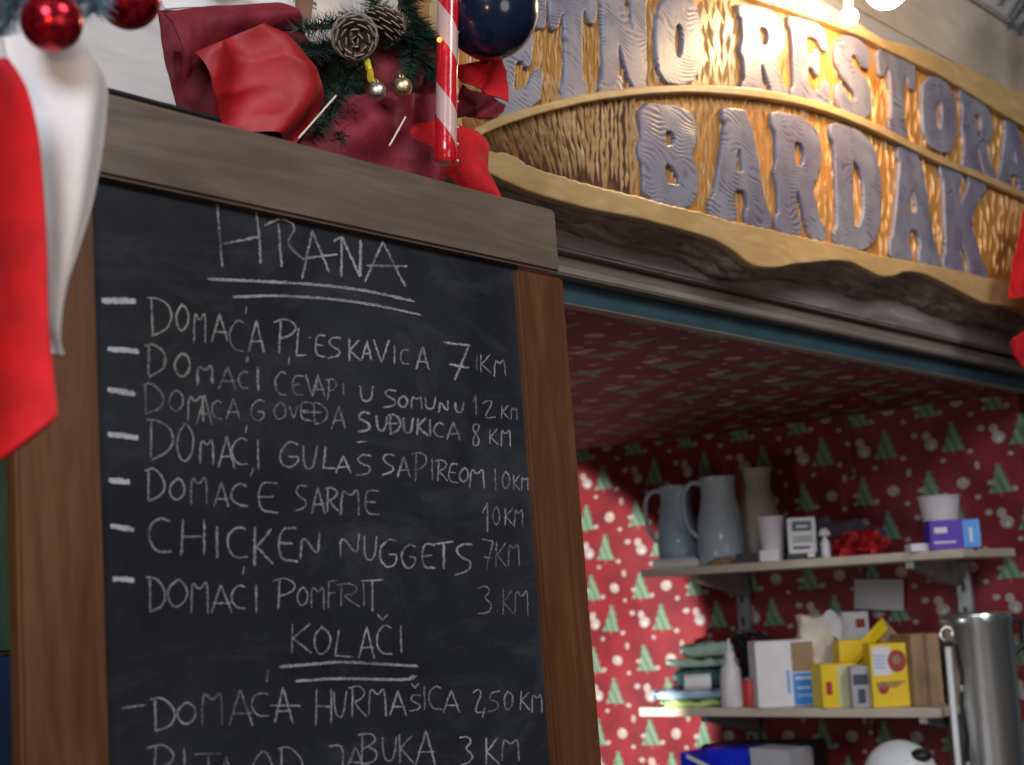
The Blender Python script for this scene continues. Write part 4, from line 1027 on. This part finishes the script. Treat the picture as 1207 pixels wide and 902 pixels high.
# violet/blue box + white folded paper
t, b = boxthing('small_carton', 'box', 'violet and blue carton standing before the pale cup', 1094, 1152, ZU + .001, 34, 2.72, .05, 'purple', 0.0)
decal('blue_side', *b, .05, .66, 1.0, 0.02, .97, 'cyan', t); decal('white_lettering', *b, .05, .08, .34, .55, .75, 'whitecard', t); decal('white_lettering', *b, .05, .06, .5, .2, .27, 'whitecard', t)
decal('white_lettering', *b, .052, .78, .84, .2, .7, 'whitecard', t)
t, b = boxthing('folded_paper', 'paper', 'folded white paper lying at the right part of the upper shelf edge', 1070, 1112, ZU, 9, 2.70, .035, 'whitecard', .1, 'sheet')
t, b = boxthing('folded_napkins', 'napkins', 'flat pale paper stack under the leftmost jug', 770, 826, ZU + .0005, 8, 2.695, .02, 'whitecard', -.35, 'sheet')
decal('sheet', *b, .02, 0, .95, 1.05, 1.35, 'cup', t)
c = onshelf(850, ZU + .006, 2.70); t = root('brown_bread_bag', c, 'small brown wrapped bundle lying before the second jug', 'bundle')
crumple(c, .014, .035, .009, 'kraft', 'wrapping', t, .4, 20, 12, 3, 3)
t, b = boxthing('pale_eraser', 'block', 'small white block on the upper shelf before the white cup', 896, 918, ZU + .0005, 13, 2.692, .02, 'whitecard', -.1, 'block')
t, b = boxthing('dark_case', 'case', 'small dark flat case lying between the brown bundle and the white block', 868, 893, ZU + .0005, 11, 2.70, .02, 'dark_cloth', -.1, 'case')
# notice paper on wall
g = MB(); q = [PX(1007, 683, XW - .012), PX(1065, 683, XW - .012), PX(1065, 720, XW - .012), PX(1007, 718, XW - .012)]
g.hexa(q, [p + Vector((.0012, 0, 0)) for p in q]); tag(g.build('notice', 'greypaper', org=q[2]), 'blank grey sheet of paper pinned to the red papered wall between the shelves', 'notice')

# --- lower shelf -------------------------------------------------------
def cloth_stack(u0, u1, z, hpx, x, depth, mat, label, layers=2, name='folded_cloth', turn=-.4, parent=None):
    c = onshelf((u0 + u1) / 2, z, x); hw = pxlen(c, (u1 - u0) / 2); h = pxlen(c, hpx)
    t = root(name, c, label, 'cloth')
    for k in range(layers):
        z0 = h * k / layers; hh = h / layers * .88
        def fn(a, b):
            th = 2 * math.pi * b; cx_, cz = math.cos(th), math.sin(th)
            sgn = lambda v: math.copysign(abs(v) ** .5, v)
            s = (a - .5) * 2
            e = 1 - abs(s) ** 6 * .5
            p = c + HX * (s * hw * (1 + .05 * mn.noise((k, b * 2, 1)))) + HY * (sgn(cx_) * depth / 2)
            z_ = z + z0 + hh / 2 + sgn(cz) * hh / 2 * e + .009 * mn.noise((s * 2.4, cx_ * 2, k * 5 + hpx)) * (1 if cz > 0 else .2)
            return (p.x, p.y, z_)
        g = MB(); g.grid(fn, 18, 20); g.build('fold', mat, t, smooth=True)
    return c.z + h
cloth_stack(782, 846, ZL, 9, 2.72, .09, 'lime', 'lime green cloth at the bottom of the cloth pile on the lower shelf', 1)
z1 = ZL + .0145
cloth_stack(772, 852, z1, 14, 2.72, .10, 'clothblue', 'light blue folded cloth resting on the lime cloth', 1)
z2 = z1 + .024
cloth_stack(796, 862, z2, 24, 2.74, .09, 'clothteal', 'dark teal folded cloth in the middle of the cloth pile', 1)
z3 = z2 + .040
cloth_stack(788, 868, z3, 11, 2.74, .09, 'clothgreen', 'thin grey-green folded cloth above the dark teal one', 1)
z4 = z3 + .019
cloth_stack(804, 862, z4, 19, 2.75, .08, 'clothgreen', 'thick grey-green folded cloth topmost of the pile', 1)
c = onshelf(822, z2 + .012, 2.695); t = root('paper_roll', c, 'small white paper roll end poking from the cloth pile', 'paper roll')
g = MB(); a_, b_ = c - HX * pxlen(c, 16), c + HX * pxlen(c, 15); g.tube([a_, b_], pxlen(c, 9.5), 20); g.build('roll', 'whitecard', t, smooth=True)
g = MB(); g.tube([b_, b_ + HX * .001], pxlen(c, 3), 14); g.build('core', 'kraft', t)
# spray bottle
c = onshelf(864, ZL, 2.70); t = root('squeeze_bottle', c, 'milky white squeeze bottle beside the cloth pile on the lower shelf', 'bottle')
r = pxlen(c, 13); h = pxlen(c, 56)
g = MB(); g.lathe(c, [(r, .001), (r * 1.05, h * .1), (r, h * .55), (r * .9, h * .8), (r * .45, h * .95), (r * .4, h)], 26); g.build('body', 'clear', t, smooth=True)
g = MB(); g.lathe(c + Vector((0, 0, h)), [(r * .5, 0), (r * .5, h * .12), (r * .2, h * .2), (r * .12, h * .42)], 18); g.build('nozzle', 'clear', t, smooth=True)
c = onshelf(886, ZL, 2.71); t = root('red_can', c, 'small red can between the squeeze bottle and the white box', 'can')
r = pxlen(c, 9); h = pxlen(c, 32); g = MB(); g.lathe(c, [(r * .9, .001), (r, h * .05), (r, h * .93), (r * .9, h)], 24); g.build('body', 'red', t, smooth=True)
g = MB(); g.lathe(c + Vector((0, 0, h)), [(r * .85, 0), (r * .85, .003), (r * .5, .004)], 20); g.build('lid', 'alu', t)
# black tangle on top
c = onshelf(888, ZL + .118, 2.79); t = root('black_cable_coil', c, 'tangled black cable and plug behind the squeeze bottle', 'cable')
g = MB(); pts = []
for k in range(110):
    a = k * .42; pts.append(c + Vector((.02 * math.cos(a * .7), .034 * math.cos(a) + .01 * math.sin(a * .31), .018 * math.sin(a * 1.06) + .012 * math.sin(a * .23))))
g.tube(pts, .0042, 6); g.build('cable', 'black', t, smooth=True)
g = MB(); g.box(c + Vector((-.02, -.03, -.084)), c + Vector((.02, .022, -.01))); g.build('plug_block', 'black', t, bevel=.004)
# white box with blue side
t, b = boxthing('white_carton', 'box', 'tall white carton with a bright blue label and brown top on the lower shelf', 890, 958, ZL + .0005, 76, 2.735, .075, 'whitecard', .05)
decal('blue_label', *b, .075, .62, 1.0, .02, .5, 'bluecard', t); decal('cardboard_panel', *b, .075, .62, 1.0, .52, .97, 'kraft', t)
decal('white_lettering', *b, .077, .66, .94, .40, .44, 'whitecard', t); decal('white_lettering', *b, .077, .68, .9, .26, .29, 'whitecard', t); decal('white_lettering', *b, .077, .68, .94, .15, .17, 'whitecard', t)
decal('blue_lettering', *b, .077, .52, .56, .2, .55, 'cyan', t)
# crumpled paper bag
c = onshelf(968, ZL + .001, 2.82); t = root('paper_bag', c, 'crumpled cream paper bag standing behind the white carton', 'bag')
def bagfn(a, b):
    th = 2 * math.pi * a; r = (.030 + .006 * b) * (1 + .18 * mn.noise((math.cos(th) * 2, math.sin(th) * 2, b * 4)))
    sq = 1 / max(abs(math.cos(th)), abs(math.sin(th))) ** .6
    q = c + HX * (r * sq * math.cos(th) * 1.05) + HY * (r * sq * math.sin(th) * .8)
    return (q.x, q.y, c.z + b * .172 + (.012 * mn.noise((th * 1.2, 3, 0)) if b > .9 else 0))
g = MB(); g.grid(bagfn, 36, 20, .0012); g.build('paper', 'palegreen' if 0 else 'cream', t, smooth=False)
def tornfn(a, b): 
    q = c + HX * (.012 + .035 * b) + HY * (-.03 - .004 * math.sin(a * 5)) ; return (q.x, q.y, c.z + .172 - .05 * a + .01 * math.sin(b * 4))
g = MB(); g.grid(tornfn, 8, 8, .001); g.build('torn_flap', 'whitecard', t)
# yellow box left
t, b = boxthing('yellow_carton', 'box', 'low yellow carton with a pale green side, right of the white carton', 964, 1010, ZL + .0005, 50, 2.72, .06, 'yellow', .15)
decal('pale_green_side', *b, .06, .42, 1.0, .0, .95, 'palegreen', t); decal('red_print', *b, .06, .1, .25, .3, .6, 'print_red', t)
decal('green_print', *b, .062, .55, .8, .2, .6, 'palegreen', t)
t, b = boxthing('grey_packet', 'packet', 'small grey packet with a dark label between the two yellow cartons', 1004, 1026, ZL + .0005, 48, 2.70, .03, 'greypaper', 0)
decal('dark_label', *b, .03, .1, .9, .55, .8, 'ink', t); decal('dark_label', *b, .03, .3, .7, .1, .45, 'ink', t)
# open yellow box with raised flap behind
t, b = boxthing('open_yellow_carton', 'box', 'yellow carton with its bright flap raised slantwise, above the low yellow carton', 990, 1040, ZL + .0005, 74, 2.80, .07, 'yellow', .0)
P0 = PX(993, 779, 2.745); P1 = PX(1040, 728, 2.77); P2 = PX(1046, 742, 2.76); P3 = PX(998, 795, 2.74)
g = MB(); g.hexa([P0, P1, P2, P3], [p + Vector((.002, .001, 0)) for p in (P0, P1, P2, P3)]); g.build('flap', 'yellow', t)
P0 = PX(1040, 728, 2.772); P1 = PX(1062, 752, 2.80); P2 = PX(1050, 770, 2.78); P3 = PX(1036, 764, 2.765)
g = MB(); g.hexa([P0, P1, P2, P3], [p + Vector((.002, .001, 0)) for p in (P0, P1, P2, P3)]); g.build('inner_flap', 'kraft', t)
t, b = boxthing('paper_packet', 'packet', 'upright white packet with red print behind the raised yellow flap', 998, 1030, ZL + .001, 103, 2.865, .02, 'whitecard', .1)
decal('red_print', *b, .02, .5, .85, .82, .92, 'print_red', t)
# large yellow box with cardboard side
t, b = boxthing('tall_yellow_carton', 'box', 'tall yellow carton with a round dark red print, rightmost before the cardboard box', 1026, 1069, ZL + .0005, 73, 2.73, .06, 'yellow', .0)
decal('white_field', *b, .06, .06, .55, .5, .95, 'whitecard', t)
c0, ax0, ay0, hw0, h0 = b
def disc(fa, fb, rad, mat, lift):
    f = c0 - ay0 * (.03 + lift) + ax0 * hw0 * (fa * 2 - 1); n = 20
    lo = [f + ax0 * rad * math.cos(k * 2 * math.pi / n) + Vector((0, 0, h0 * fb + rad * 1.15 * math.sin(k * 2 * math.pi / n))) for k in range(n)]
    g = MB(); g.hexa(lo, [p - ay0 * .0007 for p in lo]); g.build('round_print', mat, t)
for k in range(3): decal('print_line', *b, .062, .12, .9 - .1 * k, .38 - .035 * k, .40 - .035 * k, 'kraft', t)
for k in range(4): decal('print_line', *b, .0625, .1, .4, .62 + .06 * k, .635 + .06 * k, 'cyan', t)
disc(.72, .72, pxlen(c0, 11), 'print_red', .0014); disc(.70, .74, pxlen(c0, 5), 'kraft', .0026); disc(.3, .3, pxlen(c0, 6), 'print_red', .0014)
t, b = boxthing('cardboard_box', 'box', 'plain brown cardboard box at the right end of the lower shelf', 1066, 1102, ZL + .0005, 82, 2.77, .09, 'kraft', .2)
decal('tape', *b, .09, .42, .55, 0, 1, 'tag', t)

# --- counter things -----------------------------------------------------
ZK = 1.06
# steel urn
c = Vector((2.80, 1.262, ZK)); c.x, c.y = 2.816, 1.238
R0 = .0665; ht = 1.5485 - ZK
t = root('steel_urn', (c.x, c.y, 1.0551), 'tall shiny stainless steel cylinder urn at the right edge of the stall', 'urn')
g = MB(); g.lathe(c, [(R0 * .98, 0), (R0, .01), (R0, ht - .02), (R0 * 1.02, ht - .018), (R0 * 1.02, ht - .008), (R0 * .99, ht - .006)], 56); g.build('body', 'steel', t, smooth=True)
g = MB(); g.lathe(c + Vector((0, 0, ht - .0055)), [(R0 * .99, 0), (R0 * .97, .005), (R0 * .6, .009), (.0, .010)], 56); g.build('lid', 'steel', t, smooth=True)
p = c + HX * R0 * .95 - HY * R0 * .2
g = MB(); g.tube([p + Vector((0, 0, ht - .01)), p + HX * .02 + Vector((0, 0, ht - .02)), p + HX * .022 + Vector((0, 0, ht - .06)), p + Vector((0, 0, ht - .075))], .006, 10); g.build('handle', 'black', t, smooth=True)
# white pipe with black cable and hooks
q = PX(1117, 762, 2.68)
t = root('white_pipe', (q.x, q.y, 1.061), 'thin white upright pipe left of the steel urn', 'pipe')
g = MB(); g.tube([(q.x, q.y, 1.061), (q.x, q.y, q.z)], pxlen(q, 3.8), 14); g.build('tube', 'enamel', t, smooth=True)
g = MB(); g.lathe((q.x, q.y, q.z), [(.010, 0), (.0105, .006), (.006, .009)], 16); g.build('collar', 'black', t, smooth=True)
g = MB(); cc = Vector((q.x, q.y, q.z + .022)); g.tube([cc + HX * .011 * math.cos(a) + Vector((0, 0, .013 * math.sin(a))) for a in np.linspace(-1.4, 4.2, 18)], .0026, 8); g.build('hook', 'steel', t, smooth=True)
q2 = PX(1129, 762, 2.70); t = root('black_hose', (q2.x, q2.y, 1.061), 'black hose running down between the white pipe and the steel urn', 'hose')
g = MB(); g.tube([(q2.x + .002 * math.sin(k), q2.y + .003 * math.sin(k * 1.7), 1.064 + (q2.z - 1.06) * k / 16) for k in range(17)], .0042, 8); g.build('hose_line', 'black', t, smooth=True)
for k in (3, 8, 13):
    g = MB(); g.lathe((q2.x, q2.y, 1.06 + (q2.z - 1.06) * k / 16), [(.006, 0), (.0065, .004), (.006, .012)], 10); g.build('clip', 'alu', t)
# white dome
q = PX(1058, 872, 2.62); r = pxlen(q, 44)
cz = q.z - r
t = root('white_pot', (q.x, q.y, 1.061), 'rounded white enamel pot lid with a black knob at the bottom edge', 'pot')
g = MB(); g.lathe((q.x, q.y, cz), [(r * math.cos(a), r * math.sin(a)) for a in np.linspace(0, 1.5707, 16)], 44); g.build('lid', 'enamel', t, smooth=True)
g = MB(); g.lathe((q.x, q.y, 1.061), [(r * .9, 0), (r * .97, .03), (r * .97, cz - 1.061), (r * .9, cz - 1.061)], 40); g.build('body', 'enamel', t, smooth=True)
kn = Vector((q.x, q.y, cz)) + (HX * .42 - HY * .62 + Vector((0, 0, .62))).normalized() * r * .98
g = MB(); g.ball(kn, r * .30, 20, 12, sz=.6); g.build('knob', 'black', t, smooth=True)
g = MB(); s_ = Vector((q.x, q.y, cz - .012)) + HX * r * .9; g.tube([s_, s_ + HX * .03 + Vector((0, 0, .005)), s_ + HX * .05], [.012, .010, .009], 12); g.build('spout', 'enamel', t, smooth=True)
# royal blue packets
def wedge(u0, v0, u1, v1, x, mat, label, name, hgt=.14):
    a = PX(u0, v0, x); b = PX(u1, v1, x); t = root(name, ((a.x + b.x) / 2, (a.y + b.y) / 2, 1.061), label, 'packet')
    g = MB(); d = Vector((.10, 0, 0))
    g.hexa([(a.x, a.y, 1.061), (b.x, b.y, 1.061), (b.x + .1, b.y, 1.061), (a.x + .1, a.y, 1.061)], [a, b, b + d, a + d]); g.build('bag', mat, t, bevel=.004)
    return t, a, b
t, a, b = wedge(800, 886, 840, 905, 2.60, 'royal', 'bright royal blue packet with a white stripe, slanting at the bottom edge', 'blue_packet')
g = MB(); s_ = Vector((-.002, 0, 0)); g.hexa([a + s_ + Vector((0, -.02, -.004)), b + s_ + Vector((0, 0, .002)), b + s_ + Vector((0, 0, -.006)), a + s_ + Vector((0, -.02, -.012))], [p + s_ * .4 for p in (a + s_ + Vector((0, -.02, -.004)), b + s_ + Vector((0, 0, .002)), b + s_ + Vector((0, 0, -.006)), a + s_ + Vector((0, -.02, -.012)))]); g.build('white_stripe', 'whitecard', t)
t, a, b = wedge(832, 882, 886, 884, 2.66, 'royal', 'dark blue packet behind the bright royal blue one', 'blue_packet')
t, a, b = wedge(880, 882, 928, 885, 2.66, 'greypaper', 'grey plastic packet right of the blue packets at the bottom edge', 'grey_bag')
t, a, b = wedge(824, 878, 945, 876, 2.74, 'black', 'black tray behind the blue and grey packets', 'tray')
# unseen fixture added around the wall spot behind the menu board
t = root('added_spot_fixture', (1.16, 1.40, 1.0551), 'added unseen lamp fixture on the counter inside the stall behind the menu board', 'lamp')
g = MB(); g.lathe((1.16, 1.38, 1.0555), [(.05, 0), (.05, .01), (.01, .015), (.006, .12)], 24); g.build('base', 'black', t, smooth=True)
g = MB(); d = (Vector((2.93, 2.28, 1.33)) - Vector((1.22, 1.42, 1.22))).normalized(); p = Vector((1.22, 1.42, 1.22)) - d * .05
u = d.orthogonal().normalized(); v_ = d.cross(u)
g.grid(lambda a, b: p + d * (.045 * b) + (u * math.cos(a * 6.2832) + v_ * math.sin(a * 6.2832)) * (.015 + .03 * b), 24, 4, .001); g.build('shade', 'black', t, smooth=True)
